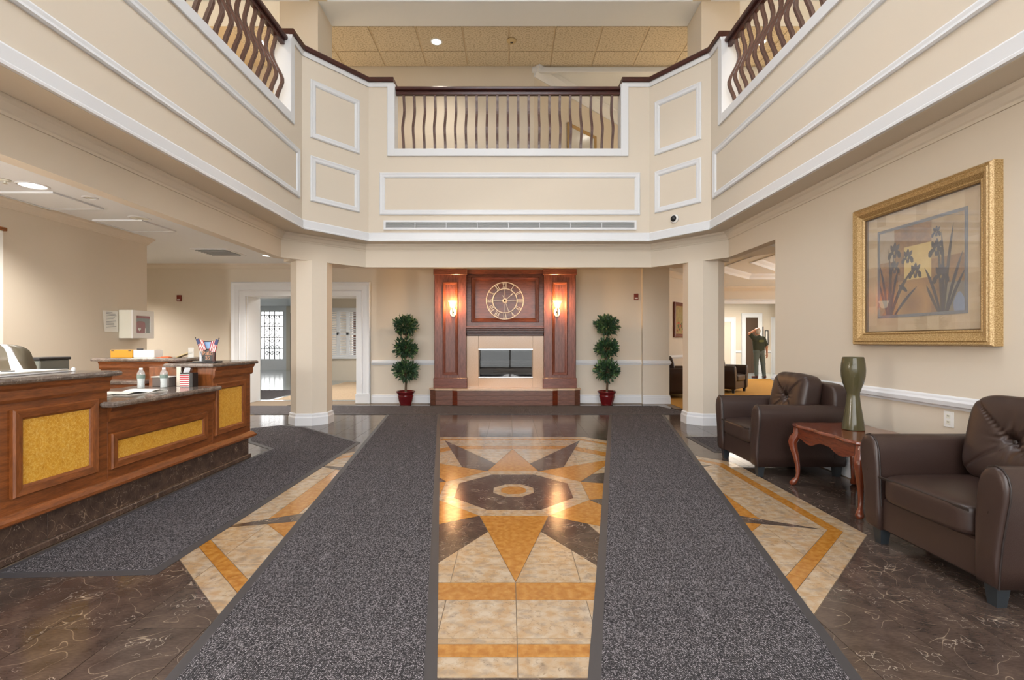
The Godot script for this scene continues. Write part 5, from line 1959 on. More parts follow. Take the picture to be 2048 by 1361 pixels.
	for s in [-1.0, 1.0]:
		g = geo()
		var rws := []
		for i in 9:
			var f := i / 8.0
			rws.append([Vector3(-0.13, 0.004 + 0.018 * sin(f * PI * 0.85), s * f * 0.2), Vector3(0.13, 0.004 + 0.018 * sin(f * PI * 0.85), s * f * 0.2)])
		g.grid(rws)
		g.box(Vector3(-0.13, 0.0, s * 0.004), Vector3(0.13, 0.004, s * 0.2))
		part(t, "page", g, M.paper)
	g = geo()
	for i in 3: g.box(Vector3(-0.11, i * 0.007, -0.12 + i * 0.01), Vector3(0.11, i * 0.007 + 0.006, 0.10 + i * 0.008), 0.001)
	solo("paper_stack", g, M.paper, "loose white papers under the near desk unit, on the low top", "papers", P(-3.18, Y0, 3.63), 0.0)
	t = thing("brochure_box", "dark box printed with red and white stripes on the low desk top", "box", P(-3.03, Y0, 4.57))
	g = geo()
	g.box(Vector3(-0.06, 0, -0.05), Vector3(0.06, 0.13, 0.03), 0.002)
	part(t, "body", g, M.black)
	for i in 6:
		g = geo()
		g.box(Vector3(-0.06, 0.006 + i * 0.019, 0.03), Vector3(0.025, 0.0165 + i * 0.019, 0.0315))
		part(t, "stripe", g, mat("flag_red", Color("b8343c"), 0.6) if not M.has("flag_red") else M.flag_red)
	g = geo()
	g.box(Vector3(-0.0605, 0.002, 0.03), Vector3(0.028, 0.118, 0.0307))
	part(t, "white_field", g, M.paper)
	t = thing("card_holder", "metal holder with a leaning white card behind the striped box", "holder", P(-3.13, Y0, 4.64))
	g = geo()
	g.box(Vector3(-0.05, 0, -0.03), Vector3(-0.005, 0.19, 0.02), 0.003)
	part(t, "body", g, M.chrome)
	g = geo()
	g.xf = Transform3D(Basis(Vector3(0, 0, 1), -0.3), Vector3(0.02, 0.1, 0))
	g.box(Vector3(-0.025, 0, -0.003), Vector3(0.03, 0.085, 0), 0.001)
	part(t, "card", g, M.grey_paper)
	t = thing("desk_tray", "grey wooden tray box between the two water bottles", "tray", P(-3.36, Y0, 4.62))
	g = geo()
	g.box(Vector3(-0.02, 0, -0.05), Vector3(0.14, 0.085, 0.04), 0.003)
	part(t, "body", g, mat("tray_grey", Color("7a706a"), 0.5))
	g = geo()
	g.box(Vector3(-0.03, 0.085, -0.055), Vector3(0.15, 0.095, 0.045), 0.002)
	part(t, "lid", g, M.paper)
	t = thing("sanitizer_cup", "clear cup at the far corner of the near desk unit", "cup", P(-3.44, 0.896, 4.86))
	g = geo()
	g.lathe([[0.0, 0.0], [0.032, 0.0], [0.036, 0.11], [0.034, 0.11], [0.03, 0.004]], 20)
	part(t, "body", g, M.clear_plastic)

func flag(at: Vector3, label: String, lean: float) -> void:
	var t := thing("small_flag", label, "flag", at)
	var b := Transform3D(Basis(Vector3(0, 0, 1), lean), Vector3.ZERO)
	var g := geo()
	g.xf = b
	g.tube([Vector3(0, -0.06, 0), Vector3(0, 0.15, 0)], 0.002, 6)
	g.pillow(Vector3(0.005, 0.008, 0.005), Vector3(0, 0.155, 0), 2.0, 4)
	part(t, "stick", g, M.charcoal)
	if not M.has("flag_red"): mat("flag_red", Color("b8343c"), 0.6)
	if not M.has("flag_blue"): mat("flag_blue", Color("2f3a66"), 0.6)
	var s := signf(lean)
	for i in 9:
		g = geo()
		g.xf = b
		var x0 := s * (0.001 + i * 0.0072)
		var y1 := 0.14 - i * 0.004
		var y0 := 0.005 + absf(i - 4) * 0.002
		var z := 0.004 * sin(i * 0.9)
		if i < 4:
			g.box(Vector3(x0, y0, z), Vector3(x0 + s * 0.0072, 0.085, z + 0.001))
		else:
			g.box(Vector3(x0, y0, z), Vector3(x0 + s * 0.0072, y1, z + 0.001))
		part(t, "stripe", g, M.flag_red if i % 2 == 0 else M.paper)
	g = geo()
	g.xf = b
	g.box(Vector3(s * 0.001, 0.085, 0.001), Vector3(s * 0.03, 0.14, 0.003))
	part(t, "canton", g, M.flag_blue)

# ---------------------------------------------------------------- things on walls and ceilings
func wall_things() -> void:
	var g: Geo
	var t: Node3D
	# defibrillator cabinet, front towards +x
	t = thing("defibrillator_cabinet", "white cabinet with a red kit behind its window, on the left wall", "cabinet", P(-5.69, 1.33, 7.05))
	g = geo()
	g.box(Vector3(0, 0, -0.42), Vector3(0.19, 0.415, 0), 0.004)
	part(t, "body", g, M.cream_metal)
	g = geo()
	g.frame(Vector3(0.19, 0.0, 0.004), Vector3(0, 0, -1), Vector3.UP, 0.428, 0.415, [[0, 0], [0, 0.014], [0.004, 0.018], [0.075, 0.018], [0.08, 0.01], [0.08, 0]])
	var dr := part(t, "door", g, M.white_plastic)
	g = geo()
	g.box(Vector3(0.192, 0.07, -0.08), Vector3(0.194, 0.345, -0.35))
	part(dr, "backing", g, M.grey_plastic)
	g = geo()
	g.pillow(Vector3(0.004, 0.09, 0.09), Vector3(0.196, 0.165, -0.165), 4.0, 8)
	part(dr, "red_kit", g, M.red_case)
	g = geo()
	g.box(Vector3(0.195, 0.30, -0.08), Vector3(0.198, 0.345, -0.35))
	part(dr, "red_band", g, M.red_case)
	g = geo()
	var heart := PackedVector2Array()
	for i in 24:
		var a := TAU * i / 24
		heart.append(Vector2(0.0018 * 16 * pow(sin(a), 3.0), 0.0018 * (13 * cos(a) - 5 * cos(2 * a) - 2 * cos(3 * a) - cos(4 * a))))
	g.xf = Transform3D(Basis(Vector3(0, 0, -1), Vector3.UP, Vector3(1, 0, 0)), Vector3(0.2, 0.135, -0.135))
	g.plate(heart, 0.0, 0.002)
	part(dr, "heart_mark", g, M.paper)
	g = geo()
	g.box(Vector3(0.199, 0.075, -0.262), Vector3(0.202, 0.15, -0.245))
	part(dr, "white_mark", g, M.paper)
	g = geo()
	g.box(Vector3(0.203, 0.07, -0.08), Vector3(0.205, 0.345, -0.35))
	part(dr, "window", g, M.pane)
	# notice left of it
	t = thing("paper_notice", "typed paper notice taped to the wall left of the white cabinet", "notice", P(-5.688, 1.42, 6.90))
	g = geo()
	var rows := []
	for i in 7:
		var f := i / 6.0
		rows.append([Vector3(0.002 + 0.012 * f * f, 0.30 * (1 - f), 0.13 - 0.02 * f), Vector3(0.002 + 0.006 * f, 0.30 * (1 - f), -0.13)])
	g.grid(rows)
	part(t, "sheet", g, M.paper)
	g = geo()
	for i in 11:
		var y := 0.275 - i * 0.022
		g.box(Vector3(0.016, y, 0.09), Vector3(0.0165, y + 0.006, -0.02 - 0.07 * absf(sin(i * 2.3))))
	part(t, "typing", g, mat("typed_ink", Color("8d9096"), 0.8))
	# board with a wooden top at the left edge
	t = thing("wall_board", "white edged board with a wooden top at the left picture edge", "board", P(-5.69, 1.25, 4.7))
	g = geo()
	g.box(Vector3(0, 0, -0.72), Vector3(0.03, 1.27, 0.5), 0.004)
	part(t, "panel", g, M.white_plastic)
	g = geo(2)
	g.box(Vector3(0, 1.27, -0.75), Vector3(0.05, 1.31, 0.53), 0.008)
	part(t, "wooden_top", g, mat("orange_wood", Color("a8682c"), 0.4, M.tex_wood, 0.5))
	# red alarms
	for s in [[P(-6.88, 2.12, 10.1), "small red fire alarm on the wall left of the wide doorway"], [P(-1.0 + 3.62, 2.15, 10.09), "small red fire alarm on the wall right of the fireplace"]]:
		t = thing("fire_alarm", s[1], "alarm", s[0])
		g = geo()
		g.box(Vector3(-0.045, 0, 0), Vector3(0.045, 0.13, 0.03), 0.005)
		part(t, "body", g, M.red_device)
		g = geo()
		g.box(Vector3(-0.03, 0.02, 0.03), Vector3(0.03, 0.045, 0.034), 0.002)
		part(t, "strobe", g, M.white_plastic)
	# socket on the right wall
	t = thing("wall_socket", "white double socket below the chair rail between the armchairs", "socket", P(3.21, 0.655, 3.545), -PI / 2)
	g = geo()
	g.box(Vector3(-0.04, 0, 0), Vector3(0.04, 0.115, 0.006), 0.002)
	part(t, "plate", g, M.white_plastic)
	for y in [0.022, 0.066]:
		g = geo()
		g.box(Vector3(-0.017, y, 0.006), Vector3(0.017, y + 0.028, 0.009), 0.002)
		var o := part(t, "outlet", g, M.cream_metal)
		g = geo()
		for x in [-0.008, 0.005]: g.box(Vector3(x, y + 0.012, 0.009), Vector3(x + 0.003, y + 0.022, 0.0093))
		part(o, "slots", g, M.charcoal)
	# reception ceiling
	downlight("lit recessed downlight above the near end of the reception desk", P(-4.94, 2.9, 5.02), 0.11, 8.0, Color(1, 0.97, 0.93))
	for s in [[-4.7, 2.4, "second"], [-4.7, 0.0, "third"]]:
		downlight("lit recessed downlight over the desk, %s from the far one, out of the photograph" % s[1 + 1], P(s[0], 2.9, s[1]), 0.11, 8.0, Color(1, 0.97, 0.93))
	downlight("lit recessed downlight near the left column", P(-4.55, 2.9, 9.1), 0.085, 14.0, Color(1, 0.97, 0.93))
	downlight("lit recessed downlight over the far left corner, hidden by the left wall", P(-7.6, 2.9, 8.8), 0.085, 14.0, Color(1, 0.97, 0.93))
	downlight("unlit round ceiling fitting, larger of the two behind the lit downlight", P(-4.85, 2.9, 6.35), 0.10, 0, Color.WHITE, false)
	downlight("unlit small round ceiling fitting nearest the lit downlight", P(-4.72, 2.9, 5.45), 0.05, 0, Color.WHITE, false)
	for s in [[-5.25, 5.55, "square ceiling hatch with a dark edge, nearest the camera"], [-5.2, 6.75, "square ceiling hatch beyond the unlit round fitting"]]:
		t = thing("ceiling_hatch", s[2], "hatch", P(s[0], 2.9, s[1]))
		g = geo()
		g.frame(Vector3(-0.33, 0, -0.33), Vector3(1, 0, 0), Vector3(0, 0, 1), 0.66, 0.66, [[0, 0], [0, 0.02], [0.02, 0.02], [0.022, 0]])
		part(t, "rim", g, M.ceiling_white)
		g = geo()
		g.box(Vector3(-0.297, -0.016, -0.297), Vector3(0.297, 0.0, 0.297), 0.003)
		part(t, "panel", g, M.ceiling_white)
	t = thing("ceiling_vent", "square slatted air vent in the reception ceiling", "vent", P(-5.25, 2.9, 8.75))
	g = geo()
	g.frame(Vector3(-0.32, 0, -0.32), Vector3(1, 0, 0), Vector3(0, 0, 1), 0.64, 0.64, [[0, 0], [0, 0.012], [0.05, 0.012], [0.06, 0.004], [0.06, 0]])
	part(t, "frame", g, M.ceiling_white)
	g = geo()
	g.box(Vector3(-0.27, -0.002, -0.27), Vector3(0.27, 0.0, 0.27))
	part(t, "backing", g, M.ceiling_white)
	for i in 7:
		g = geo()
		g.xf = Transform3D(Basis(Vector3.RIGHT, 0.6), Vector3(0, -0.012, -0.24 + i * 0.08))
		g.box(Vector3(-0.265, -0.002, -0.025), Vector3(0.265, 0.002, 0.025))
		part(t, "slat", g, M.vent_metal)
	for s in [[P(-6.9, 2.9, 8.9), "small ceiling sprinkler near the slatted vent"], [P(-5.05, 2.9, 4.85), "small ceiling sprinkler at the left picture edge"]]:
		t = thing("ceiling_sprinkler", s[1], "sprinkler", s[0])
		g = geo()
		g.lathe([[0.0, 0.0], [0.05, 0.0], [0.045, -0.01], [0.012, -0.012], [0.012, -0.035], [0.025, -0.038], [0.0, -0.04]], 18)
		part(t, "rose", g, M.cream_metal)

# ---------------------------------------------------------------- rooms seen through the openings
func passage() -> void:
	var g: Geo
	var t: Node3D
	# shuttered window: three leaves with louvres
	t = thing("window_shutters", "white louvred shutters over the window beyond the doorway", "shutters", P(-6.0, 0.80, 15.88))
	t.position = P(-6.25, 0.80, 15.88)
	var sw := 0.316
	for i in 6:
		g = geo()
		g.frame(Vector3(i * sw, 0, 0), Vector3(1, 0, 0), Vector3(0, 1, 0), sw, 1.50, [[0, -0.015], [0, 0.02], [0.055, 0.02], [0.055, -0.015]])
		g.box(Vector3(i * sw, 0.70, -0.015), Vector3(i * sw + sw, 0.78, 0.02))
		var lf := part(t, "leaf", g, M.trim)
		for k in 24:
			var y := 0.105 + k * 0.0562
			if y > 0.66 and y < 0.80: continue
			g = geo()
			g.xf = Transform3D(Basis(Vector3.RIGHT, 0.45), Vector3(i * sw + sw / 2, y, 0))
			g.box(Vector3(-sw / 2 + 0.055, -0.003, -0.024), Vector3(sw / 2 - 0.055, 0.003, 0.024))
			part(lf, "louvre", g, M.trim)
	g = geo()
	g.box(P(-6.3, 0.72, 15.9), P(-4.3, 0.80, 15.80), 0.01)
	struct("trim_window_sill", g, M.trim)
	g = geo()
	g.frame(P(-6.33, 0.76, 15.9), Vector3(1, 0, 0), Vector3(0, 1, 0), 2.06, 1.63, [[0, 0], [0, 0.03], [0.09, 0.03], [0.09, 0]], [1, 2, 3])
	struct("trim_window_casing", g, M.trim)
	# glazed door with scrolled ironwork
	t = thing("glazed_door", "white glazed door with scrolled ironwork at the end of the passage", "door", P(-11.45, 0, 22.05))
	g = geo()
	g.frame(Vector3(0, 0, 0), Vector3(1, 0, 0), Vector3(0, 1, 0), 1.30, 2.80, [[0, -0.03], [0, 0.05], [0.16, 0.05], [0.16, -0.03]])
	part(t, "frame", g, M.trim)
	g = geo()
	g.box(Vector3(0.16, 0.16, 0), Vector3(1.14, 0.5, 0.02), 0.004)
	part(t, "kick_panel", g, M.trim)
	g = geo()
	g.box(Vector3(0.16, 0.5, 0), Vector3(1.14, 2.64, 0.006))
	part(t, "glass", g, M.pane)
	g = geo()
	for i in 4: g.box(Vector3(0.28 + i * 0.23, 0.5, 0.01), Vector3(0.318 + i * 0.23, 2.64, 0.03))
	for i in 4: g.box(Vector3(0.16, 0.95 + i * 0.5, 0.01), Vector3(1.14, 0.985 + i * 0.5, 0.03))
	part(t, "iron_bars", g, M.charcoal)
	g = geo()
	for i in 3:
		for k in 7:
			var c := Vector3(0.42 + i * 0.23, 0.75 + k * 0.27, 0.02)
			var pts := []
			for q in 14:
				var a := q * 0.62
				pts.append(c + Vector3(cos(a) * (0.09 - q * 0.005) * (1 if k % 2 == 0 else -1), sin(a) * (0.11 - q * 0.006), 0))
			g.tube(pts, 0.017, 5)
	part(t, "scrolls", g, M.charcoal)
	wallbox("neighbour_wall", -6.3, -2.0, -0.3, 4.5, 19.5, 19.7, "brick_outside")
	# ceiling panels of the passage
	for s in [[P(-10.6, 2.9, 17.4), "glowing ceiling panel in the passage before the glazed door"], [P(-4.6, 2.9, 12.6), "glowing ceiling panel in the passage before the shutters"]]:
		panel_lamp(s[0], s[1], 1.6, 0.6, 10.0, Color(1, 0.98, 0.95))
	# dark panelled post by the passage door
	g = geo()
	g.box(P(-9.75, 0, 21.9), P(-9.5, 2.55, 21.5), 0.01)
	solo("passage_post", g, M.charcoal, "dark upright cabinet edge right of the glazed door", "cabinet")

func panel_lamp(at: Vector3, label: String, w: float, d: float, energy: float, color: Color) -> void:
	var t := thing("ceiling_light_panel", label, "light", at)
	var g := geo()
	g.box(Vector3(-w / 2 - 0.03, -0.02, -d / 2 - 0.03), Vector3(w / 2 + 0.03, 0, d / 2 + 0.03), 0.004)
	part(t, "frame", g, M.trim)
	g = geo()
	g.box(Vector3(-w / 2, -0.026, -d / 2), Vector3(w / 2, -0.018, d / 2))
	part(t, "lamp_diffuser", g, M.panel_glow)
	var l := AreaLight3D.new()
	l.name = "lamp"
	l.area_size = Vector2(w, d)
	l.light_energy = energy
	l.light_color = color
	l.area_range = 40
	l.area_attenuation = 2
	l.shadow_enabled = true
	l.position = Vector3(0, -0.035, 0)
	l.rotation.x = -PI / 2
	t.add_child(l)

# an uplighter on a pole
func torchiere(at: Vector3, label: String, energy: float) -> void:
	var t := thing("floor_lamp", label, "lamp", at)
	var g := geo()
	g.lathe([[0.0, 0.0], [0.14, 0.0], [0.14, 0.015], [0.03, 0.03], [0.012, 0.05], [0.012, 1.72], [0.03, 1.74], [0.0, 1.745]], 20)
	part(t, "pole", g, M.nickel)
	g = geo()
	g.lathe([[0.0, 1.74], [0.09, 1.76], [0.17, 1.83], [0.165, 1.835], [0.08, 1.77], [0.0, 1.755]], 28)
	part(t, "lamp_bowl", g, M.shade_glow)
	var l := OmniLight3D.new()
	l.name = "lamp"
	l.light_color = Color(1.0, 0.98, 0.96)
	l.light_energy = energy
	l.light_size = 0.06
	l.omni_range = 40
	l.omni_attenuation = 2
	l.shadow_enabled = true
	l.position = Vector3(0, 1.83, 0)
	t.add_child(l)

func lounge() -> void:
	var g: Geo
	var t: Node3D
	armchair("leather_sofa", "dark leather sofa against the lounge wall, half hidden by the right column", P(3.84, 0, 11.45), PI / 2, 0.25)
	armchair("leather_armchair", "dark leather armchair far back in the lounge on yellow carpet", P(5.52, 0, 12.50), PI / 4, 0.0, "brown leather armchairs")
	var u := Vector3(0.7071, 0, -0.7071)
	t = thing("lounge_picture", "red wood framed flower picture on the lounge's diagonal wall", "picture", P(4.42, 1.40, 13.14) + Vector3(0.004, 0, 0.004))
	g = geo()
	g.frame(Vector3.ZERO, u, Vector3.UP, 0.95, 0.96, [[0, 0], [0, 0.04], [0.03, 0.05], [0.08, 0.035], [0.1, 0.02], [0.1, 0]])
	part(t, "frame", g, M.red_frame_wood)
	g = geo()
	g.frame(u * 0.1 + Vector3(0, 0.1, 0), u, Vector3.UP, 0.75, 0.76, [[0, 0], [0, 0.022], [0.02, 0.022], [0.02, 0]])
	part(t, "fillet", g, M.gilt)
	var im := Image.create(128, 128, false, Image.FORMAT_RGB8)
	var n1 := noise(301, 0.03, 4)
	for y in 128:
		for x in 128:
			var k := n1.get_noise_2d(x, y) * 0.5 + 0.5
			im.set_pixel(x, y, Color("7a6a38").lerp(Color("b9a468"), k))
	var r := RandomNumberGenerator.new()
	r.seed = 12
	for i in 40: blob(im, Vector2(r.randf() * 128, 75 + r.randf() * 45), 5, 5, 0, Color("4a4a22") if i % 3 else Color("c04a2a"))
	for i in 12: blob(im, Vector2(30 + r.randf() * 70, 30 + r.randf() * 30), 7, 5, 0.4, Color("9a8f5a"))
	var pm := mat("flower_print", Color(1, 1, 1), 0.6, ImageTexture.create_from_image(im), 1.0)
	g = geo()
	var nn := Vector3(0.7071, 0, 0.7071)
	var a := u * 0.1 + Vector3(0, 0.1, 0) + nn * 0.01; var b := u * 0.85 + Vector3(0, 0.1, 0) + nn * 0.01
	var c := u * 0.85 + Vector3(0, 0.86, 0) + nn * 0.01; var d := u * 0.1 + Vector3(0, 0.86, 0) + nn * 0.01
	g.tri(a, b, c, nn, nn, nn, Vector2(0, 1), Vector2(1, 1), Vector2(1, 0))
	g.tri(a, c, d, nn, nn, nn, Vector2(0, 1), Vector2(1, 0), Vector2(0, 0))
	part(t, "print", g, pm)
	# bronze lift doors and the casings beside them
	t = thing("lift_door", "bronze lift door in a white casing behind the standing man", "door", P(9.73, 0, 19.98))
	g = geo()
	g.frame(Vector3(-0.2, -0.15, 0), Vector3(1, 0, 0), Vector3(0, 1, 0), 0.84, 2.6, [[0, 0], [0, 0.05], [0.03, 0.05], [0.06, 0.035], [0.17, 0.035], [0.17, 0]], [1, 2, 3])
	part(t, "casing", g, M.trim)
	for x in [-0.03, 0.222]:
		g = geo()
		g.box(Vector3(x, 0, 0.0), Vector3(x + 0.25, 2.28, 0.02), 0.003)
		part(t, "leaf", g, M.bronze)
	g = geo()
	g.box(Vector3(0.665, 1.1, 0), Vector3(0.71, 1.9, 0.015), 0.002)
	part(t, "call_plate", g, M.charcoal)
	for s in [[8.28, "white cased grey door left of the lift, seen through the lounge"], [10.95, "white cased door right of the lift, seen through the lounge"]]:
		t = thing("lobby_door", s[1], "door", P(s[0], 0, 19.98))
		g = geo()
		g.frame(Vector3(-0.2, -0.15, 0), Vector3(1, 0, 0), Vector3(0, 1, 0), 1.2, 2.45, [[0, 0], [0, 0.05], [0.03, 0.05], [0.06, 0.035], [0.2, 0.035], [0.2, 0]], [1, 2, 3])
		part(t, "casing", g, M.trim)
		g = geo()
		g.box(Vector3(0.0, 0, 0.0), Vector3(0.8, 2.1, 0.015), 0.003)
		part(t, "leaf", g, M.wall)
		g = geo()
		g.tube([Vector3(0.08, 1.0, 0.015), Vector3(0.08, 1.0, 0.07), Vector3(0.18, 1.0, 0.07)], 0.012, 8)
		part(t, "handle", g, M.chrome)
	t = thing("lobby_frame", "narrow black framed notice right of the lift", "notice", P(10.47, 1.15, 19.93))
	g = geo()
	g.frame(Vector3.ZERO, Vector3(1, 0, 0), Vector3(0, 1, 0), 0.14, 0.6, [[0, 0], [0, 0.02], [0.03, 0.02], [0.03, 0]])
	part(t, "frame", g, M.charcoal)
	g = geo()
	g.box(Vector3(0.03, 0.03, 0), Vector3(0.11, 0.57, 0.006))
	part(t, "sheet", g, M.paper)
	t = thing("ceiling_fixture", "dark flat ceiling fitting in the lounge's tray ceiling", "fitting", P(5.9, 3.44, 10.9))
	t.position = P(6.35, 3.44, 11.6)
	g = geo()
	g.lathe([[0.0, 0.0], [0.1, 0.0], [0.1, -0.03], [0.24, -0.045], [0.25, -0.06], [0.0, -0.07]], 24)
	part(t, "plate", g, M.vent_metal)
	panel_lamp(P(9.4, 3.44, 11.2), "glowing panel in the tray ceiling of the lounge", 1.6, 1.6, 8.0, Color(1, 0.97, 0.93))
	torchiere(P(10.4, 0, 12.2), "slim floor lamp with an upturned bowl on the far side of the lounge", 7.0)
	torchiere(P(-5.25, 0, 1.2), "slim floor lamp with an upturned bowl behind the reception desk, out of the photograph", 7.0)
	panel_lamp(P(8.8, 2.9, 18.0), "glowing ceiling panel of the lift lobby", 2.4, 0.6, 16.0, Color(1, 0.95, 0.88))

# ---------------------------------------------------------------- the standing man, as one skin over a smooth field
func cap_d(p: Vector3, b: Array) -> float:
	var a: Vector3 = b[0]
	var ab: Vector3 = b[1] - a
	var t := clampf((p - a).dot(ab) / ab.length_squared(), 0, 1)
	return p.distance_to(a + ab * t) - lerpf(b[2], b[3], t)

func skin_mesh(g: Geo, bones: Array, cell: float, k: float) -> void:
	var lo := Vector3(1e9, 1e9, 1e9); var hi := -lo
	for b in bones:
		var r := maxf(b[2], b[3]) + cell * 2.5
		lo = lo.min(b[0] - Vector3(r, r, r)).min(b[1] - Vector3(r, r, r))
		hi = hi.max(b[0] + Vector3(r, r, r)).max(b[1] + Vector3(r, r, r))
	var n := Vector3i(((hi - lo) / cell).ceil()) + Vector3i(1, 1, 1)
	var field := PackedFloat32Array()
	field.resize(n.x * n.y * n.z)
	field.fill(9.0)
	for b in bones:
		var r := maxf(b[2], b[3]) + cell * 2.0 + k
		var l: Vector3 = ((b[0].min(b[1]) - Vector3(r, r, r) - lo) / cell).floor()
		var h: Vector3 = ((b[0].max(b[1]) + Vector3(r, r, r) - lo) / cell).ceil()
		for x in range(maxi(0, int(l.x)), mini(n.x, int(h.x))):
			for y in range(maxi(0, int(l.y)), mini(n.y, int(h.y))):
				for z in range(maxi(0, int(l.z)), mini(n.z, int(h.z))):
					var d := cap_d(lo + Vector3(x, y, z) * cell, b)
					var i := (x * n.y + y) * n.z + z
					var e := field[i]
					if e > 8.0: field[i] = d
					else:
						var q := clampf(0.5 + 0.5 * (e - d) / k, 0, 1)
						field[i] = lerpf(e, d, q) - k * q * (1 - q)
	var at := func(x: int, y: int, z: int) -> float: return field[(x * n.y + y) * n.z + z]
	var verts := {}
	for x in n.x - 1:
		for y in n.y - 1:
			for z in n.z - 1:
				var c := []
				var neg := 0
				for q in 8:
					var f: float = field[((x + (q & 1)) * n.y + y + ((q >> 1) & 1)) * n.z + z + (q >> 2)]
					c.append(f)
					if f < 0: neg += 1
				if neg == 0 or neg == 8: continue
				var s := Vector3.ZERO
				var m := 0
				for e in [[0, 1], [2, 3], [4, 5], [6, 7], [0, 2], [1, 3], [4, 6], [5, 7], [0, 4], [1, 5], [2, 6], [3, 7]]:
					var a: float = c[e[0]]; var b2: float = c[e[1]]
					if (a < 0) == (b2 < 0): continue
					var t := a / (a - b2)
					var p0 := Vector3(e[0] & 1, (e[0] >> 1) & 1, e[0] >> 2)
					var p1 := Vector3(e[1] & 1, (e[1] >> 1) & 1, e[1] >> 2)
					s += p0.lerp(p1, t)
					m += 1
				var gx: float = c[1] + c[3] + c[5] + c[7] - c[0] - c[2] - c[4] - c[6]
				var gy: float = c[2] + c[3] + c[6] + c[7] - c[0] - c[1] - c[4] - c[5]
				var gz: float = c[4] + c[5] + c[6] + c[7] - c[0] - c[1] - c[2] - c[3]
				verts[Vector3i(x, y, z)] = [lo + (Vector3(x, y, z) + s / m) * cell, Vector3(gx, gy, gz).normalized()]
	for key in verts:
		var x: int = key.x; var y: int = key.y; var z: int = key.z
		var f0: float = at.call(x, y, z)
		for ax in 3:
			var e := Vector3i.ZERO
			e[ax] = 1
			var f1: float = at.call(x + e.x, y + e.y, z + e.z)
			if (f0 < 0) == (f1 < 0): continue
			var u := Vector3i.ZERO; var w := Vector3i.ZERO
			u[(ax + 1) % 3] = 1; w[(ax + 2) % 3] = 1
			var q := [key, key - u, key - u - w, key - w]
			var ok := true
			for i in q:
				if not verts.has(i): ok = false
			if not ok: continue
			var A = verts[q[0]]; var B = verts[q[1]]; var C = verts[q[2]]; var D = verts[q[3]]
			g.tri(A[0], B[0], C[0], A[1], B[1], C[1], Vector2.ZERO, Vector2.ZERO, Vector2.ZERO)
			g.tri(A[0], C[0], D[0], A[1], C[1], D[1], Vector2.ZERO, Vector2.ZERO, Vector2.ZERO)

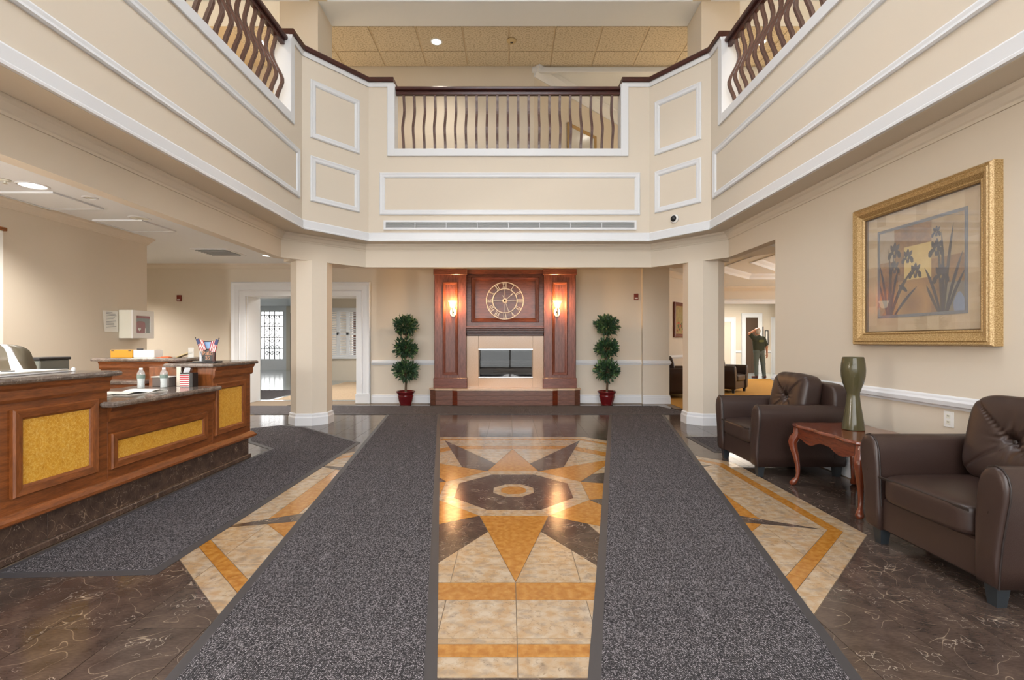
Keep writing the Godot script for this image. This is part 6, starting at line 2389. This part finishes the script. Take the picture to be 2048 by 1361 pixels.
func person() -> void:
	# seen from behind: left arm raised with the hand on the head, right arm hanging, weight on both legs
	var t := thing("person", "man in olive t-shirt and grey jeans standing with one hand on his head", "person", P(8.72, 0.003, 17.0), 0.1)
	var g := geo()
	# skin: head, neck, arms and hands; local z+ is towards the camera, so he faces z-
	var V := func(x, y, z): return Vector3(x, y, z)
	var head := Vector3(-0.02, 1.62, -0.05)
	var bones := [
		[head + Vector3(0, 0.03, 0.015), head + Vector3(0, 0.045, -0.03), 0.092, 0.09],
		[head + Vector3(0, -0.05, -0.03), head + Vector3(0, -0.075, -0.055), 0.066, 0.05],
		[V.call(0.0, 1.42, 0.0), head + Vector3(0, -0.04, 0), 0.06, 0.055],
		[head + Vector3(0, -0.01, -0.115), head + Vector3(0, -0.03, -0.125), 0.016, 0.014],
		[head + Vector3(-0.092, 0.0, 0.0), head + Vector3(-0.098, 0.03, 0.005), 0.014, 0.016],
		[head + Vector3(0.092, 0.0, 0.0), head + Vector3(0.098, 0.03, 0.005), 0.014, 0.016],
		# hanging right arm
		[V.call(0.205, 1.37, 0.0), V.call(0.275, 1.10, 0.02), 0.052, 0.042],
		[V.call(0.275, 1.10, 0.02), V.call(0.325, 0.86, -0.03), 0.042, 0.029],
		# torso and legs under the clothes
		[V.call(0.0, 1.36, 0.0), V.call(0.0, 1.0, 0.0), 0.11, 0.11],
		# raised left arm
		[V.call(-0.19, 1.38, 0.0), V.call(-0.345, 1.555, 0.0), 0.05, 0.042],
		[V.call(-0.345, 1.565, 0.0), V.call(-0.135, 1.69, 0.0), 0.042, 0.029],
	]
	skin_mesh(g, bones, 0.014, 0.03)
	# hands with five fingers each
	var hand := func(wrist: Vector3, dir: Vector3, across: Vector3, palm_n: Vector3) -> Array:
		var out := [[wrist, wrist + dir * 0.075, 0.026, 0.026], [wrist + dir * 0.03 + across * 0.02, wrist + dir * 0.085 + across * 0.026, 0.018, 0.015], [wrist + dir * 0.03 - across * 0.02, wrist + dir * 0.08 - across * 0.026, 0.018, 0.015]]
		for f in 4:
			var o: float = -0.033 + f * 0.022
			var ln: float = [0.06, 0.075, 0.08, 0.072][f]
			var k := wrist + dir * 0.085 + across * o
			var m := k + (dir + palm_n * 0.2).normalized() * ln * 0.55
			out.append([k, m, 0.0095, 0.009])
			out.append([m, m + (dir + palm_n * 0.8).normalized() * ln * 0.5, 0.009, 0.0075])
		var th := wrist + dir * 0.03 + across * 0.035
		out.append([th, th + (dir * 0.6 + across * 0.8).normalized() * 0.045, 0.012, 0.01])
		out.append([th + (dir * 0.6 + across * 0.8).normalized() * 0.045, th + (dir * 0.6 + across * 0.8).normalized() * 0.045 + dir * 0.03, 0.01, 0.008])
		return out
	skin_mesh(g, hand.call(V.call(0.327, 0.855, -0.03), Vector3(0.08, -1, -0.1).normalized(), Vector3(0, 0, -1), Vector3(-1, 0, 0)), 0.006, 0.008)
	skin_mesh(g, hand.call(V.call(-0.135, 1.70, -0.01), Vector3(0.93, 0.3, 0.1).normalized(), Vector3(0, 0.2, 1).normalized(), Vector3(0.3, -0.8, 0.0)), 0.006, 0.008)
	part(t, "body", g, M.skin)
	g = geo()
	skin_mesh(g, [[head + Vector3(0, 0.035, 0.04), head + Vector3(0, 0.06, 0.0), 0.082, 0.088], [head + Vector3(0, -0.02, 0.045), head + Vector3(0, 0.03, 0.03), 0.07, 0.09]], 0.012, 0.03)
	part(t, "hair", g, M.hair)
	g = geo()
	skin_mesh(g, [
		[V.call(-0.13, 1.40, 0.0), V.call(0.13, 1.40, 0.0), 0.075, 0.075],
		[V.call(-0.10, 1.30, 0.0), V.call(-0.08, 0.99, 0.0), 0.12, 0.115],
		[V.call(0.10, 1.30, 0.0), V.call(0.085, 0.99, 0.0), 0.12, 0.115],
		[V.call(0.0, 1.32, 0.0), V.call(0.0, 0.97, 0.0), 0.14, 0.13],
		[V.call(0.0, 1.40, 0.0), V.call(0.0, 1.45, -0.005), 0.08, 0.07],
		[V.call(0.18, 1.385, 0.0), V.call(0.25, 1.17, 0.015), 0.072, 0.066],
		[V.call(-0.17, 1.38, 0.0), V.call(-0.30, 1.52, 0.0), 0.075, 0.07],
	], 0.014, 0.04)
	part(t, "t_shirt", g, M.shirt)
	g = geo()
	g.pillow(Vector3(0.1, 0.045, 0.004), Vector3(0.0, 1.30, 0.158), 3.0, 6)
	part(t, "shirt_print", g, M.shirt_print)
	g = geo()
	skin_mesh(g, [
		[V.call(-0.07, 0.95, 0.0), V.call(0.07, 0.95, 0.0), 0.125, 0.125],
		[V.call(-0.085, 0.92, 0.01), V.call(-0.10, 0.5, 0.0), 0.105, 0.075],
		[V.call(0.085, 0.92, 0.01), V.call(0.155, 0.5, 0.0), 0.105, 0.075],
		[V.call(-0.10, 0.5, 0.0), V.call(-0.10, 0.08, 0.02), 0.075, 0.06],
		[V.call(0.155, 0.5, 0.0), V.call(0.185, 0.08, 0.02), 0.075, 0.06],
	], 0.014, 0.03)
	part(t, "jeans", g, M.jeans)
	for s in [[-0.11, -0.12], [0.195, 0.15]]:
		g = geo()
		skin_mesh(g, [[V.call(s[0], 0.045, 0.06), V.call(s[0] + s[1] * 0.3, 0.036, -0.14), 0.045, 0.036], [V.call(s[0], 0.07, 0.03), V.call(s[0], 0.1, 0.02), 0.045, 0.045]], 0.012, 0.02)
		part(t, "shoe", g, M.shoe)
